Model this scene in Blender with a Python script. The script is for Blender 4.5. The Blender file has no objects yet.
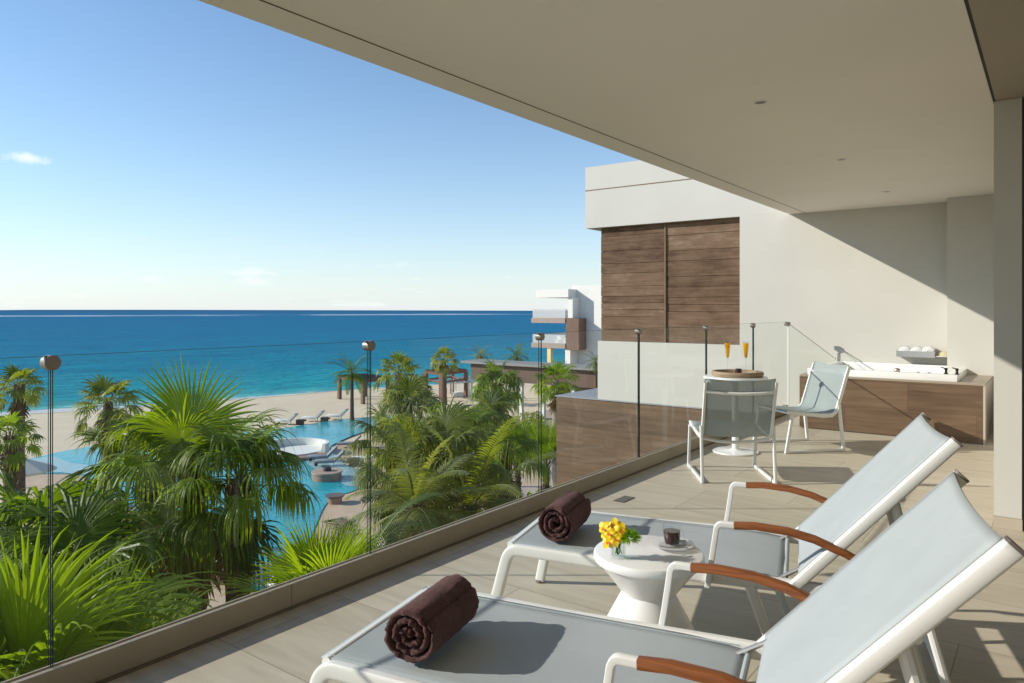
import bpy, bmesh, math, random
from mathutils import Vector, Matrix
R = math.radians
sc = bpy.context.scene
COL = sc.collection

# ------------------------------------------------------------------ camera
EYE, YAW, FPX, HOR = 1.38, R(36.88), 721.0, 309.5
cam_d = bpy.data.cameras.new('camera')
cam = bpy.data.objects.new('camera', cam_d); COL.objects.link(cam)
cam.location = (0, 0, EYE); cam.rotation_euler = (R(90), 0, YAW)
cam_d.sensor_width = 36.0; cam_d.lens = FPX / 1024 * 36
cam_d.shift_y = -(341.5 - HOR) / 1024
cam_d.clip_start = 0.05; cam_d.clip_end = 60000
sc.camera = cam

# ------------------------------------------------------------------ sky, sun, exposure
SUN_EL, SUN_AZ = R(26.2), R(233.1)          # azimuth clockwise from +Y
world = bpy.data.worlds.new('World'); sc.world = world; world.use_nodes = True
wn = world.node_tree; wn.nodes.clear()
sky = wn.nodes.new('ShaderNodeTexSky'); sky.sky_type = 'NISHITA'; sky.sun_disc = False
sky.sun_elevation = SUN_EL; sky.sun_rotation = SUN_AZ
sky.air_density = 1.0; sky.dust_density = 0.0; sky.ozone_density = 3.5; sky.altitude = 0
bg = wn.nodes.new('ShaderNodeBackground'); bg.inputs['Strength'].default_value = 0.11
wo = wn.nodes.new('ShaderNodeOutputWorld')
def wnode(t, **kw):
    n = wn.nodes.new(t)
    for k, v in kw.items(): setattr(n, k, v)
    return n
def wmath(op, a, b=None):
    m = wnode('ShaderNodeMath', operation=op)
    for i, v in enumerate((a, b)):
        if v is None: continue
        if isinstance(v, (int, float)): m.inputs[i].default_value = v
        else: wn.links.new(v, m.inputs[i])
    return m.outputs[0]
def wmix(f, a, b, mode='MIX'):
    m = wnode('ShaderNodeMix', data_type='RGBA', blend_type=mode)
    for i, v in ((0, f), (6, a), (7, b)):
        if isinstance(v, (int, float)): m.inputs[i].default_value = v
        elif isinstance(v, tuple): m.inputs[i].default_value = (*v, 1)
        else: wn.links.new(v, m.inputs[i])
    return m.outputs[2]
wc = wnode('ShaderNodeTexCoord'); wsep = wnode('ShaderNodeSeparateXYZ'); wn.links.new(wc.outputs['Generated'], wsep.inputs[0])
wz = wmath('MAXIMUM', wsep.outputs[2], 0.0)
skc = wmix(1.0, sky.outputs[0], (.97, 1.0, .99), 'MULTIPLY')
hz_f = wmath('MULTIPLY', wmath('POWER', 2.718, wmath('MULTIPLY', wz, -9.5)), .80)     # pale sea haze low over the horizon
skc = wmix(hz_f, skc, (4.3, 4.75, 5.2))
# small fair-weather clouds low over the sea
wmap = wnode('ShaderNodeMapping'); wmap.inputs['Scale'].default_value = (9, 9, 42); wn.links.new(wc.outputs['Generated'], wmap.inputs[0])
wno = wnode('ShaderNodeTexNoise'); wno.inputs['Scale'].default_value = 1.3; wno.inputs['Detail'].default_value = 7; wno.inputs['Roughness'].default_value = .55; wn.links.new(wmap.outputs[0], wno.inputs['Vector'])
wr = wnode('ShaderNodeMapRange'); wn.links.new(wno.outputs['Fac'], wr.inputs[0]); wr.inputs[1].default_value = .60; wr.inputs[2].default_value = .74
low = wnode('ShaderNodeMapRange'); wn.links.new(wz, low.inputs[0]); low.inputs[1].default_value = .10; low.inputs[2].default_value = .03
skc = wmix(wmath('MULTIPLY', wmath('MULTIPLY', wr.outputs[0], low.outputs[0]), .55), skc, (6.4, 6.5, 6.5))
# one small cloud higher up
cd = (Vector(((28-512)/721*math.cos(R(36.88))-math.sin(R(36.88)), (28-512)/721*math.sin(R(36.88))+math.cos(R(36.88)), (309.5-158)/721))).normalized()
sub = wnode('ShaderNodeVectorMath', operation='SUBTRACT'); wn.links.new(wc.outputs['Generated'], sub.inputs[0]); sub.inputs[1].default_value = cd
scl = wnode('ShaderNodeVectorMath', operation='MULTIPLY'); wn.links.new(sub.outputs[0], scl.inputs[0]); scl.inputs[1].default_value = (1, 1, 3.2)
ln = wnode('ShaderNodeVectorMath', operation='LENGTH'); wn.links.new(scl.outputs[0], ln.inputs[0])
wn2 = wnode('ShaderNodeTexNoise'); wn2.inputs['Scale'].default_value = 60; wn2.inputs['Detail'].default_value = 6; wn.links.new(wc.outputs['Generated'], wn2.inputs['Vector'])
cl = wnode('ShaderNodeMapRange'); wn.links.new(wmath('ADD', ln.outputs['Value'], wmath('MULTIPLY', wn2.outputs['Fac'], .045)), cl.inputs[0]); cl.inputs[1].default_value = .046; cl.inputs[2].default_value = .024
skc = wmix(wmath('MULTIPLY', cl.outputs[0], .8), skc, (6.8, 6.9, 6.9))
wn.links.new(skc, bg.inputs['Color'])
wn.links.new(bg.outputs[0], wo.inputs['Surface'])
sun_d = bpy.data.lights.new('sun', 'SUN'); sun_d.energy = 3.1; sun_d.angle = R(0.5); sun_d.color = (1.0, .95, .86)
sun = bpy.data.objects.new('sun', sun_d); COL.objects.link(sun)
to_sun = Vector((math.sin(SUN_AZ) * math.cos(SUN_EL), math.cos(SUN_AZ) * math.cos(SUN_EL), math.sin(SUN_EL)))
sun.rotation_euler = to_sun.to_track_quat('Z', 'Y').to_euler(); sun.location = (-20, -15, 20)
sc.view_settings.view_transform = 'Standard'; sc.view_settings.look = 'None'
sc.view_settings.exposure = 0.68; sc.view_settings.gamma = 1.0
sc.render.engine = 'CYCLES'
sc.cycles.max_bounces = 8; sc.cycles.transparent_max_bounces = 24; sc.cycles.diffuse_bounces = 4
sc.cycles.caustics_reflective = False; sc.cycles.caustics_refractive = False

# ------------------------------------------------------------------ pixel -> world helpers (used to measure the place)
CS, SN = math.cos(YAW), math.sin(YAW)
def at_d(px, py, d):
    r = (px - 512) / FPX * d
    return Vector((r * CS - d * SN, r * SN + d * CS, EYE - (py - HOR) / FPX * d))
def at_z(px, py, z):
    return at_d(px, py, FPX * (EYE - z) / (py - HOR))
def at_Y(px, py, Y):
    k = (px - 512) / FPX
    return at_d(px, py, Y / (k * SN + CS))

# ------------------------------------------------------------------ object helpers
def tag(o, label=None, cat=None, group=None, kind=None):
    if label: o['label'] = label
    if cat: o['category'] = cat
    if group: o['group'] = group
    if kind: o['kind'] = kind
    return o
def thing(name, label, cat, loc=(0, 0, 0), rz=0.0, group=None):
    o = bpy.data.objects.new(name, None); COL.objects.link(o)
    o.location = loc; o.rotation_euler = (0, 0, rz); o.empty_display_size = .1
    return tag(o, label, cat, group)
def dup(o, parent=None):
    c = o.copy(); COL.objects.link(c)
    if parent: c.parent = parent
    for ch in [k for k in COL.objects if k.parent == o]: dup(ch, c)
    return c

class MB:
    """collects verts / faces and links them as one mesh object"""
    def __init__(s): s.v = []; s.f = []; s.m = []; s.t = []; s.tint = 0.5
    def add(s, verts, faces, mi=0):
        b = len(s.v); s.v.extend(verts); s.t.extend([s.tint] * len(verts))
        for f in faces: s.f.append([i + b for i in f]); s.m.append(mi)
    def quad(s, a, b, c, d, mi=0): s.add([a, b, c, d], [(0, 1, 2, 3)], mi)
    def box(s, x0, x1, y0, y1, z0, z1, bev=0.0, mi=0, seg=2):
        if bev <= 0:
            s.add([(x0,y0,z0),(x1,y0,z0),(x1,y1,z0),(x0,y1,z0),(x0,y0,z1),(x1,y0,z1),(x1,y1,z1),(x0,y1,z1)],
                  [(0,3,2,1),(4,5,6,7),(0,1,5,4),(1,2,6,5),(2,3,7,6),(3,0,4,7)], mi); return
        bm = bmesh.new(); bmesh.ops.create_cube(bm, size=1)
        for v in bm.verts:
            v.co = Vector(((x0+x1)/2 + v.co.x*(x1-x0), (y0+y1)/2 + v.co.y*(y1-y0), (z0+z1)/2 + v.co.z*(z1-z0)))
        bmesh.ops.bevel(bm, geom=bm.edges[:], offset=bev, segments=seg, affect='EDGES', profile=.5)
        s.bm(bm, mi)
    def bm(s, bm, mi=0):
        bm.verts.index_update()
        s.add([tuple(v.co) for v in bm.verts], [[v.index for v in f.verts] for f in bm.faces], mi); bm.free()
    def tube(s, pts, rad, n=10, mi=0, cap=True, flat=None):
        """swept tube; rad number or list; flat=(w,h) gives an elliptic/rect-ish section"""
        P = [Vector(p) for p in pts]; k = len(P)
        rr = rad if isinstance(rad, (list, tuple)) else [rad] * k
        T = []
        for i in range(k):
            a = P[max(0, i-1)]; b = P[min(k-1, i+1)]; T.append((b - a).normalized())
        up = Vector((0, 0, 1)) if abs(T[0].z) < .9 else Vector((0, 1, 0))
        nrm = (up - T[0] * up.dot(T[0])).normalized()
        V = []; F = []
        for i in range(k):
            nrm = (nrm - T[i] * nrm.dot(T[i])).normalized(); bi = T[i].cross(nrm)
            for j in range(n):
                a = 2 * math.pi * j / n; c, q = math.cos(a), math.sin(a)
                if flat:
                    e = 0.45
                    c2 = math.copysign(abs(c) ** e, c) * flat[1]; q2 = math.copysign(abs(q) ** e, q) * flat[0]
                    V.append(tuple(P[i] + nrm * c2 * rr[i] + bi * q2 * rr[i]))
                else: V.append(tuple(P[i] + (nrm * c + bi * q) * rr[i]))
        for i in range(k - 1):
            for j in range(n):
                a = i*n + j; b = i*n + (j+1) % n
                F.append((a, b, b + n, a + n))
        if cap:
            F.append(tuple(reversed(range(n)))); F.append(tuple(range((k-1)*n, k*n)))
        s.add(V, F, mi)
    def lathe(s, prof, cx=0, cy=0, n=40, mi=0, z0=0):
        V = []; F = []
        for (r, z) in prof:
            for j in range(n):
                a = 2*math.pi*j/n; V.append((cx + r*math.cos(a), cy + r*math.sin(a), z0 + z))
        for i in range(len(prof)-1):
            for j in range(n):
                a = i*n+j; b = i*n+(j+1) % n; F.append((a, b, b+n, a+n))
        s.add(V, F, mi)
    def prism(s, poly, z0, z1, mi=0):
        n = len(poly); V = [(p[0], p[1], z0) for p in poly] + [(p[0], p[1], z1) for p in poly]
        F = [tuple(range(n, 2*n)), tuple(reversed(range(n)))] + [(i, (i+1) % n, n+(i+1) % n, n+i) for i in range(n)]
        s.add(V, F, mi)
    def build(s, name, mats, parent=None, smooth=0.0, **tags):
        me = bpy.data.meshes.new(name); me.from_pydata(s.v, [], s.f)
        if not isinstance(mats, (list, tuple)): mats = [mats]
        for m in mats: me.materials.append(m)
        if len(mats) > 1: me.polygons.foreach_set('material_index', s.m)
        if len(set(s.t)) > 1:
            at = me.attributes.new('tint', 'FLOAT', 'POINT'); at.data.foreach_set('value', s.t)
        me.validate()
        bm = bmesh.new(); bm.from_mesh(me)
        if len(s.f) < 6000: bmesh.ops.recalc_face_normals(bm, faces=bm.faces[:])
        if smooth:
            for f in bm.faces: f.smooth = True
            for e in bm.edges:
                if len(e.link_faces) == 2 and e.calc_face_angle(0) > smooth: e.smooth = False
        bm.to_mesh(me); bm.free(); me.update()
        o = bpy.data.objects.new(name, me); COL.objects.link(o)
        if parent: o.parent = parent
        if tags: tag(o, **tags)
        return o
SM = R(35)
def arc(p0, p1, p2, n=6):
    """quadratic bend from p0 via p1 to p2"""
    p0, p1, p2 = Vector(p0), Vector(p1), Vector(p2)
    return [(p0*(1-t)**2 + p1*2*t*(1-t) + p2*t*t) for t in [i/n for i in range(n+1)]]
def smoothpoly(pts, n=6):
    """closed Catmull-Rom through 2-D points"""
    k = len(pts); out = []
    for i in range(k):
        p0, p1, p2, p3 = [Vector(pts[(i+j-1) % k][:2]) for j in range(4)]
        for q in range(n):
            t = q/n
            out.append(.5*((2*p1) + (p2-p0)*t + (2*p0-5*p1+4*p2-p3)*t*t + (3*p1-p0-3*p2+p3)*t**3))
    return out

# ------------------------------------------------------------------ materials
def nmat(name):
    m = bpy.data.materials.new(name); m.use_nodes = True
    nt = m.node_tree; return m, nt, nt.nodes['Principled BSDF'], nt.nodes['Material Output']
def node(nt, typ, **kw):
    n = nt.nodes.new(typ)
    for k, v in kw.items():
        k2 = k.replace('_', ' ')
        if k in ('operation', 'blend_type', 'data_type', 'noise_dimensions', 'attribute_name', 'feature', 'wave_type', 'bands_direction', 'interpolation_type', 'musgrave_type'):
            setattr(n, k, v)
        else: n.inputs[k2].default_value = v
    return n
def coords(nt, kind='Object', scale=(1, 1, 1), rot=(0, 0, 0)):
    tc = nt.nodes.new('ShaderNodeTexCoord'); mp = nt.nodes.new('ShaderNodeMapping')
    mp.inputs['Scale'].default_value = scale; mp.inputs['Rotation'].default_value = rot
    nt.links.new(tc.outputs[kind], mp.inputs['Vector']); return mp.outputs['Vector']
def ramp(nt, fac, stops):
    r = nt.nodes.new('ShaderNodeValToRGB'); el = r.color_ramp.elements
    while len(el) > 1: el.remove(el[-1])
    el[0].position = stops[0][0]; el[0].color = (*stops[0][1], 1)
    for p, c in stops[1:]:
        e = el.new(p); e.color = (*c, 1)
    nt.links.new(fac, r.inputs['Fac']); return r.outputs['Color']
def mix(nt, fac, a, b, mode='MIX'):
    m = nt.nodes.new('ShaderNodeMix'); m.data_type = 'RGBA'; m.blend_type = mode
    for sock, v in ((0, fac), (6, a), (7, b)):
        if isinstance(v, (int, float)): m.inputs[sock].default_value = v
        elif isinstance(v, tuple): m.inputs[sock].default_value = (*v, 1)
        else: nt.links.new(v, m.inputs[sock])
    return m.outputs[2]
def math_(nt, op, a, b=None, c=None):
    m = nt.nodes.new('ShaderNodeMath'); m.operation = op
    for i, v in enumerate((a, b, c)):
        if v is None: continue
        if isinstance(v, (int, float)): m.inputs[i].default_value = v
        else: nt.links.new(v, m.inputs[i])
    return m.outputs[0]
def bump(nt, p, h, strength=.3, dist=.01):
    b = nt.nodes.new('ShaderNodeBump'); b.inputs['Strength'].default_value = strength; b.inputs['Distance'].default_value = dist
    nt.links.new(h, b.inputs['Height']); nt.links.new(b.outputs[0], p.inputs['Normal'])
def plain(name, col, rough=.5, var=.08, scale=8, bmp=0.0, bscale=60, metal=0.0, spec=.5, coat=0.0):
    m, nt, p, o = nmat(name)
    v = coords(nt); n = node(nt, 'ShaderNodeTexNoise', Scale=scale, Detail=5.0); nt.links.new(v, n.inputs['Vector'])
    lo = tuple(c*(1-var) for c in col); hi = tuple(min(1, c*(1+var)) for c in col)
    nt.links.new(ramp(nt, n.outputs['Fac'], [(.3, lo), (.7, hi)]), p.inputs['Base Color'])
    p.inputs['Roughness'].default_value = rough; p.inputs['Metallic'].default_value = metal
    p.inputs['Specular IOR Level'].default_value = spec; p.inputs['Coat Weight'].default_value = coat
    if bmp:
        n2 = node(nt, 'ShaderNodeTexNoise', Scale=bscale, Detail=4.0); nt.links.new(v, n2.inputs['Vector'])
        bump(nt, p, n2.outputs['Fac'], bmp, .004)
    return m
def planks(name, dark, light, w, h, axis='XZ', rough=.45, mortar=.006, grain=1.0, lines=.6, off=.5, bm=.25):
    """wood-look boards: brick layout, grain stretched along the board"""
    m, nt, p, o = nmat(name)
    tc = nt.nodes.new('ShaderNodeTexCoord'); sp = nt.nodes.new('ShaderNodeSeparateXYZ'); nt.links.new(tc.outputs['Object'], sp.inputs[0])
    cb = nt.nodes.new('ShaderNodeCombineXYZ')
    nt.links.new(sp.outputs[axis[0]], cb.inputs[0]); nt.links.new(sp.outputs[axis[1]], cb.inputs[1])
    br = nt.nodes.new('ShaderNodeTexBrick'); br.offset = off
    br.inputs['Scale'].default_value = 1; br.inputs['Brick Width'].default_value = w; br.inputs['Row Height'].default_value = h
    br.inputs['Mortar Size'].default_value = mortar; br.inputs['Mortar Smooth'].default_value = .2
    br.inputs['Color1'].default_value = (0, 0, 0, 1); br.inputs['Color2'].default_value = (1, 1, 1, 1); br.inputs['Mortar'].default_value = (.5, .5, .5, 1)
    nt.links.new(cb.outputs[0], br.inputs['Vector'])
    mp = nt.nodes.new('ShaderNodeMapping'); mp.inputs['Scale'].default_value = (1.6, 22, 22); nt.links.new(cb.outputs[0], mp.inputs[0])
    vm = nt.nodes.new('ShaderNodeVectorMath'); vm.operation = 'MULTIPLY_ADD'
    nt.links.new(br.outputs['Color'], vm.inputs[0]); vm.inputs[1].default_value = (7, 3, 5); nt.links.new(mp.outputs[0], vm.inputs[2])
    n1 = node(nt, 'ShaderNodeTexNoise', Scale=1.0*grain, Detail=8.0, Roughness=.65, Distortion=.6); nt.links.new(vm.outputs[0], n1.inputs['Vector'])
    n2 = node(nt, 'ShaderNodeTexNoise', Scale=2.2, Detail=3.0); nt.links.new(cb.outputs[0], n2.inputs['Vector'])
    f = math_(nt, 'ADD', math_(nt, 'MULTIPLY', n1.outputs['Fac'], .75), math_(nt, 'MULTIPLY', n2.outputs['Fac'], .25))
    bw = nt.nodes.new('ShaderNodeRGBToBW'); nt.links.new(br.outputs['Color'], bw.inputs[0])
    f = math_(nt, 'ADD', f, math_(nt, 'MULTIPLY_ADD', bw.outputs[0], .16, -.08))
    c = ramp(nt, f, [(.3, dark), (.52, tuple((a+b)/2 for a, b in zip(dark, light))), (.72, light)])
    c = mix(nt, math_(nt, 'MULTIPLY', br.outputs['Fac'], lines), c, tuple(a*.35 for a in dark))
    nt.links.new(c, p.inputs['Base Color']); p.inputs['Roughness'].default_value = rough
    hgt = math_(nt, 'SUBTRACT', math_(nt, 'MULTIPLY', n1.outputs['Fac'], .3), br.outputs['Fac'])
    bump(nt, p, hgt, bm, .006)
    return m

def glass(name, tint=(.93, .975, .955), ior=1.45, boost=1.0):
    m, nt, p, o = nmat(name); nt.nodes.remove(p)
    tr = node(nt, 'ShaderNodeBsdfTransparent', Color=(*tint, 1)); gl = node(nt, 'ShaderNodeBsdfGlossy', Roughness=0.0)
    fr = node(nt, 'ShaderNodeFresnel', IOR=ior); mx = nt.nodes.new('ShaderNodeMixShader')
    ge = nt.nodes.new('ShaderNodeNewGeometry')       # the sheet reflects once, on the face the ray enters by
    nt.links.new(math_(nt, 'MULTIPLY', math_(nt, 'MULTIPLY', fr.outputs[0], boost), math_(nt, 'SUBTRACT', 1.0, ge.outputs['Backfacing'])), mx.inputs[0])
    nt.links.new(tr.outputs[0], mx.inputs[1]); nt.links.new(gl.outputs[0], mx.inputs[2]); nt.links.new(mx.outputs[0], o.inputs['Surface'])
    return m

def leaf_mat(name, lo, hi, trans=.45, rough=.44):
    m, nt, p, o = nmat(name)
    a = node(nt, 'ShaderNodeAttribute'); a.attribute_name = 'tint'
    v = coords(nt); n = node(nt, 'ShaderNodeTexNoise', Scale=3.0, Detail=3.0); nt.links.new(v, n.inputs['Vector'])
    f = math_(nt, 'ADD', math_(nt, 'MULTIPLY', a.outputs['Fac'], .8), math_(nt, 'MULTIPLY', n.outputs['Fac'], .25))
    mid = tuple((x+y)/2 for x, y in zip(lo, hi))
    c = ramp(nt, f, [(.12, lo), (.52, mid), (.84, hi), (.97, (.30, .24, .07)), (1.0, (.24, .15, .06))])
    nt.links.new(c, p.inputs['Base Color']); p.inputs['Roughness'].default_value = rough; p.inputs['Specular IOR Level'].default_value = .35
    t = nt.nodes.new('ShaderNodeBsdfTranslucent'); c2 = mix(nt, 1.0, c, (2.35, 2.35, .5), 'MULTIPLY'); nt.links.new(c2, t.inputs['Color'])
    mx = nt.nodes.new('ShaderNodeMixShader'); mx.inputs[0].default_value = trans
    nt.links.new(p.outputs[0], mx.inputs[1]); nt.links.new(t.outputs[0], mx.inputs[2]); nt.links.new(mx.outputs[0], o.inputs['Surface'])
    return m

def fabric_mat(name, col, see=0.0, scale=420, wt=.12):
    """woven sling mesh"""
    m, nt, p, o = nmat(name)
    v = coords(nt); w = node(nt, 'ShaderNodeTexChecker', Scale=scale); nt.links.new(v, w.inputs['Vector'])
    n = node(nt, 'ShaderNodeTexNoise', Scale=5.0, Detail=4.0); nt.links.new(v, n.inputs['Vector'])
    c = ramp(nt, n.outputs['Fac'], [(.3, tuple(x*.94 for x in col)), (.7, tuple(x*1.05 for x in col))])
    c = mix(nt, math_(nt, 'MULTIPLY', w.outputs['Fac'], .18), c, tuple(x*.55 for x in col))
    nt.links.new(c, p.inputs['Base Color']); p.inputs['Roughness'].default_value = .62
    p.inputs['Specular IOR Level'].default_value = .35
    bump(nt, p, w.outputs['Fac'], .12, .001)
    tl = nt.nodes.new('ShaderNodeBsdfTranslucent'); nt.links.new(c, tl.inputs['Color'])
    m1 = nt.nodes.new('ShaderNodeMixShader'); m1.inputs[0].default_value = wt
    nt.links.new(p.outputs[0], m1.inputs[1]); nt.links.new(tl.outputs[0], m1.inputs[2])
    if see:
        tr = nt.nodes.new('ShaderNodeBsdfTransparent'); m2 = nt.nodes.new('ShaderNodeMixShader'); m2.inputs[0].default_value = see
        nt.links.new(m1.outputs[0], m2.inputs[1]); nt.links.new(tr.outputs[0], m2.inputs[2]); nt.links.new(m2.outputs[0], o.inputs['Surface'])
    else: nt.links.new(m1.outputs[0], o.inputs['Surface'])
    return m

M = {}
M['stucco'] = plain('white_stucco', (.565, .545, .49), .85, .03, 1.3, .15, 140)
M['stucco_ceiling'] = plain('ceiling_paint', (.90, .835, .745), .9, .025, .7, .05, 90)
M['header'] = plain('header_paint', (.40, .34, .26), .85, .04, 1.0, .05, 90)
M['kerb'] = plain('kerb_stone', (.36, .31, .235), .6, .07, 4, .12, 120)
M['groove'] = plain('groove', (.17, .12, .07), .8)
M['gap'] = plain('gap', (.05, .045, .04), .8)
def old_boards():
    m, nt, p, o = nmat('weathered_boards'); g = nt.nodes.new('ShaderNodeNewGeometry')
    v = coords(nt, scale=(1.3, 1, 16)); vm = nt.nodes.new('ShaderNodeVectorMath'); vm.operation = 'ADD'; nt.links.new(v, vm.inputs[0])
    k = math_(nt, 'MULTIPLY', g.outputs['Random Per Island'], 60); cb = nt.nodes.new('ShaderNodeCombineXYZ'); nt.links.new(k, cb.inputs[0]); nt.links.new(cb.outputs[0], vm.inputs[1])
    n1 = node(nt, 'ShaderNodeTexNoise', Scale=1.5, Detail=9.0, Roughness=.7, Distortion=.5); nt.links.new(vm.outputs[0], n1.inputs['Vector'])
    n2 = node(nt, 'ShaderNodeTexNoise', Scale=2.6, Detail=6.0, Roughness=.65); nt.links.new(coords(nt, scale=(1, 1, 1.8)), n2.inputs['Vector'])
    f = math_(nt, 'ADD', math_(nt, 'MULTIPLY', n1.outputs['Fac'], .5), math_(nt, 'MULTIPLY', n2.outputs['Fac'], .5)); f = math_(nt, 'ADD', f, math_(nt, 'MULTIPLY_ADD', g.outputs['Random Per Island'], .14, -.07))
    nt.links.new(ramp(nt, f, [(.34, (.075, .042, .025)), (.48, (.150, .092, .055)), (.60, (.20, .13, .083)), (.74, (.31, .225, .16))]), p.inputs['Base Color'])
    p.inputs['Roughness'].default_value = .85; p.inputs['Specular IOR Level'].default_value = .25; bump(nt, p, f, .9, .02); return m
M['wood_panel'] = old_boards()
M['cladding'] = planks('wood_tile', (.085, .048, .025), (.21, .13, .075), 1.25, .29, 'XZ', .5, .003, .8, .35)
M['white_metal'] = plain('white_powder_coat', (.76, .75, .715), .35, .02, 6, .03, 300)
M['white_lacquer'] = plain('white_lacquer', (.82, .81, .78), .3, .02, 4, 0, coat=.2)
M['clamp_metal'] = plain('satin_clamp', (.25, .215, .185), .42, .05, 30, 0, metal=.35)
M['steel'] = plain('brushed_steel', (.50, .47, .43), .4, .05, 30, 0, metal=.85)
M['cap'] = plain('grey_cap', (.21, .17, .15), .5)
M['dark'] = plain('dark_plastic', (.03, .028, .027), .45)
M['glass'] = glass('clear_glass', (.975, .99, .98), boost=.38)
M['glass_edge'] = plain('glass_edge', (.004, .016, .014), .5, .1, spec=.12)
def pressed():
    m = glass('saucer_glass', (.97, .98, .98), 1.5); nt = m.node_tree; o = nt.nodes['Material Output']; sh = o.inputs['Surface'].links[0].from_socket
    d = node(nt, 'ShaderNodeBsdfDiffuse', Color=(.8, .8, .79, 1)); mx = nt.nodes.new('ShaderNodeMixShader'); mx.inputs[0].default_value = .38
    nt.links.new(sh, mx.inputs[1]); nt.links.new(d.outputs[0], mx.inputs[2]); nt.links.new(mx.outputs[0], o.inputs['Surface']); return m
M['saucer'] = pressed()
M['tumbler'] = glass('tumbler_glass', (.96, .97, .97), 1.5, 1.0)
M['sling'] = fabric_mat('lounger_sling', (.455, .495, .505), 0)
M['chair_sling'] = fabric_mat('chair_sling', (.37, .42, .41), .30, 300, .03)
def teak():
    m, nt, p, o = nmat('teak')
    v = coords(nt, scale=(3, 60, 60)); n = node(nt, 'ShaderNodeTexNoise', Scale=1.5, Detail=6.0, Distortion=.8); nt.links.new(v, n.inputs['Vector'])
    nt.links.new(ramp(nt, n.outputs['Fac'], [(.3, (.15, .043, .012)), (.7, (.33, .108, .03))]), p.inputs['Base Color'])
    p.inputs['Roughness'].default_value = .42; bump(nt, p, n.outputs['Fac'], .2, .002); return m
M['teak'] = teak()
def terry():
    m, nt, p, o = nmat('terry')
    v = coords(nt); n = node(nt, 'ShaderNodeTexNoise', Scale=150.0, Detail=3.0, Roughness=.7); nt.links.new(v, n.inputs['Vector'])
    n2 = node(nt, 'ShaderNodeTexNoise', Scale=22.0, Detail=3.0); nt.links.new(v, n2.inputs['Vector'])
    f = math_(nt, 'ADD', math_(nt, 'MULTIPLY', n.outputs['Fac'], .6), math_(nt, 'MULTIPLY', n2.outputs['Fac'], .4))
    nt.links.new(ramp(nt, f, [(.35, (.034, .015, .015)), (.65, (.130, .058, .056))]), p.inputs['Base Color'])
    p.inputs['Roughness'].default_value = .95; p.inputs['Specular IOR Level'].default_value = .1
    p.inputs['Sheen Weight'].default_value = .35; p.inputs['Sheen Roughness'].default_value = .5; p.inputs['Sheen Tint'].default_value = (.8, .55, .5, 1)
    bump(nt, p, n.outputs['Fac'], 1.0, .010); return m
M['terry'] = terry()
M['white_terry'] = plain('white_terry', (.80, .80, .80), .95, .05, 60, .6, 220)
def tiles():
    m, nt, p, o = nmat('floor_tile')
    tc = nt.nodes.new('ShaderNodeTexCoord'); mp = nt.nodes.new('ShaderNodeMapping'); nt.links.new(tc.outputs['Object'], mp.inputs[0])
    mp.inputs['Location'].default_value = (.31, .12, 0)
    br = nt.nodes.new('ShaderNodeTexBrick'); br.offset = .5
    for k, v in (('Scale', 1), ('Brick Width', 1.2), ('Row Height', .6), ('Mortar Size', .0022), ('Mortar Smooth', .1)): br.inputs[k].default_value = v
    br.inputs['Color1'].default_value = (0, 0, 0, 1); br.inputs['Color2'].default_value = (1, 1, 1, 1)
    nt.links.new(mp.outputs[0], br.inputs['Vector'])
    mp2 = nt.nodes.new('ShaderNodeMapping'); mp2.inputs['Scale'].default_value = (1.1, 7, 1); nt.links.new(mp.outputs[0], mp2.inputs[0])
    vm = nt.nodes.new('ShaderNodeVectorMath'); vm.operation = 'MULTIPLY_ADD'
    nt.links.new(br.outputs['Color'], vm.inputs[0]); vm.inputs[1].default_value = (9, 4, 0); nt.links.new(mp2.outputs[0], vm.inputs[2])
    n1 = node(nt, 'ShaderNodeTexNoise', Scale=1.6, Detail=9.0, Roughness=.62, Distortion=.7); nt.links.new(vm.outputs[0], n1.inputs['Vector'])
    bw = nt.nodes.new('ShaderNodeRGBToBW'); nt.links.new(br.outputs['Color'], bw.inputs[0])
    f = math_(nt, 'ADD', n1.outputs['Fac'], math_(nt, 'MULTIPLY_ADD', bw.outputs[0], .17, -.085))
    c = ramp(nt, f, [(.28, (.435, .372, .272)), (.5, (.515, .448, .338)), (.72, (.575, .508, .395))])
    c = mix(nt, math_(nt, 'MULTIPLY', br.outputs['Fac'], .75), c, (.17, .14, .10))
    nt.links.new(c, p.inputs['Base Color']); p.inputs['Roughness'].default_value = .48; p.inputs['Specular IOR Level'].default_value = .4
    bump(nt, p, math_(nt, 'SUBTRACT', math_(nt, 'MULTIPLY', n1.outputs['Fac'], .25), br.outputs['Fac']), .18, .003); return m
M['tile'] = tiles()

# ================================================================== BALCONY STRUCTURE
XE, XK, XG = -2.92, -2.81, -2.842          # ceiling edge, kerb inner face, glass line
def structure(name, mb, mat, smooth=0.0): return mb.build(name, mat, None, smooth, kind='structure')
b = MB(); b.box(-3.02, 3.4, -4.5, 10.3, -.30, 0); structure('floor', b, M['tile'])
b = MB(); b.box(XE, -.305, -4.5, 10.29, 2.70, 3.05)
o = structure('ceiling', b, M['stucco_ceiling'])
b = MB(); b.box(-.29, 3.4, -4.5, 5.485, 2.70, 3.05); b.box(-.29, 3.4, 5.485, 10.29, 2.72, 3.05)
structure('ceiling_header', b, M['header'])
b = MB(); b.box(XE+.215, XE+.223, -4.5, 10.285, 2.697, 2.6995); structure('ceiling_drip_groove', b, M['groove'])
b = MB(); b.box(-.306, -.289, -4.5, 5.48, 2.704, 2.74); structure('ceiling_gap', b, M['gap'])
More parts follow.
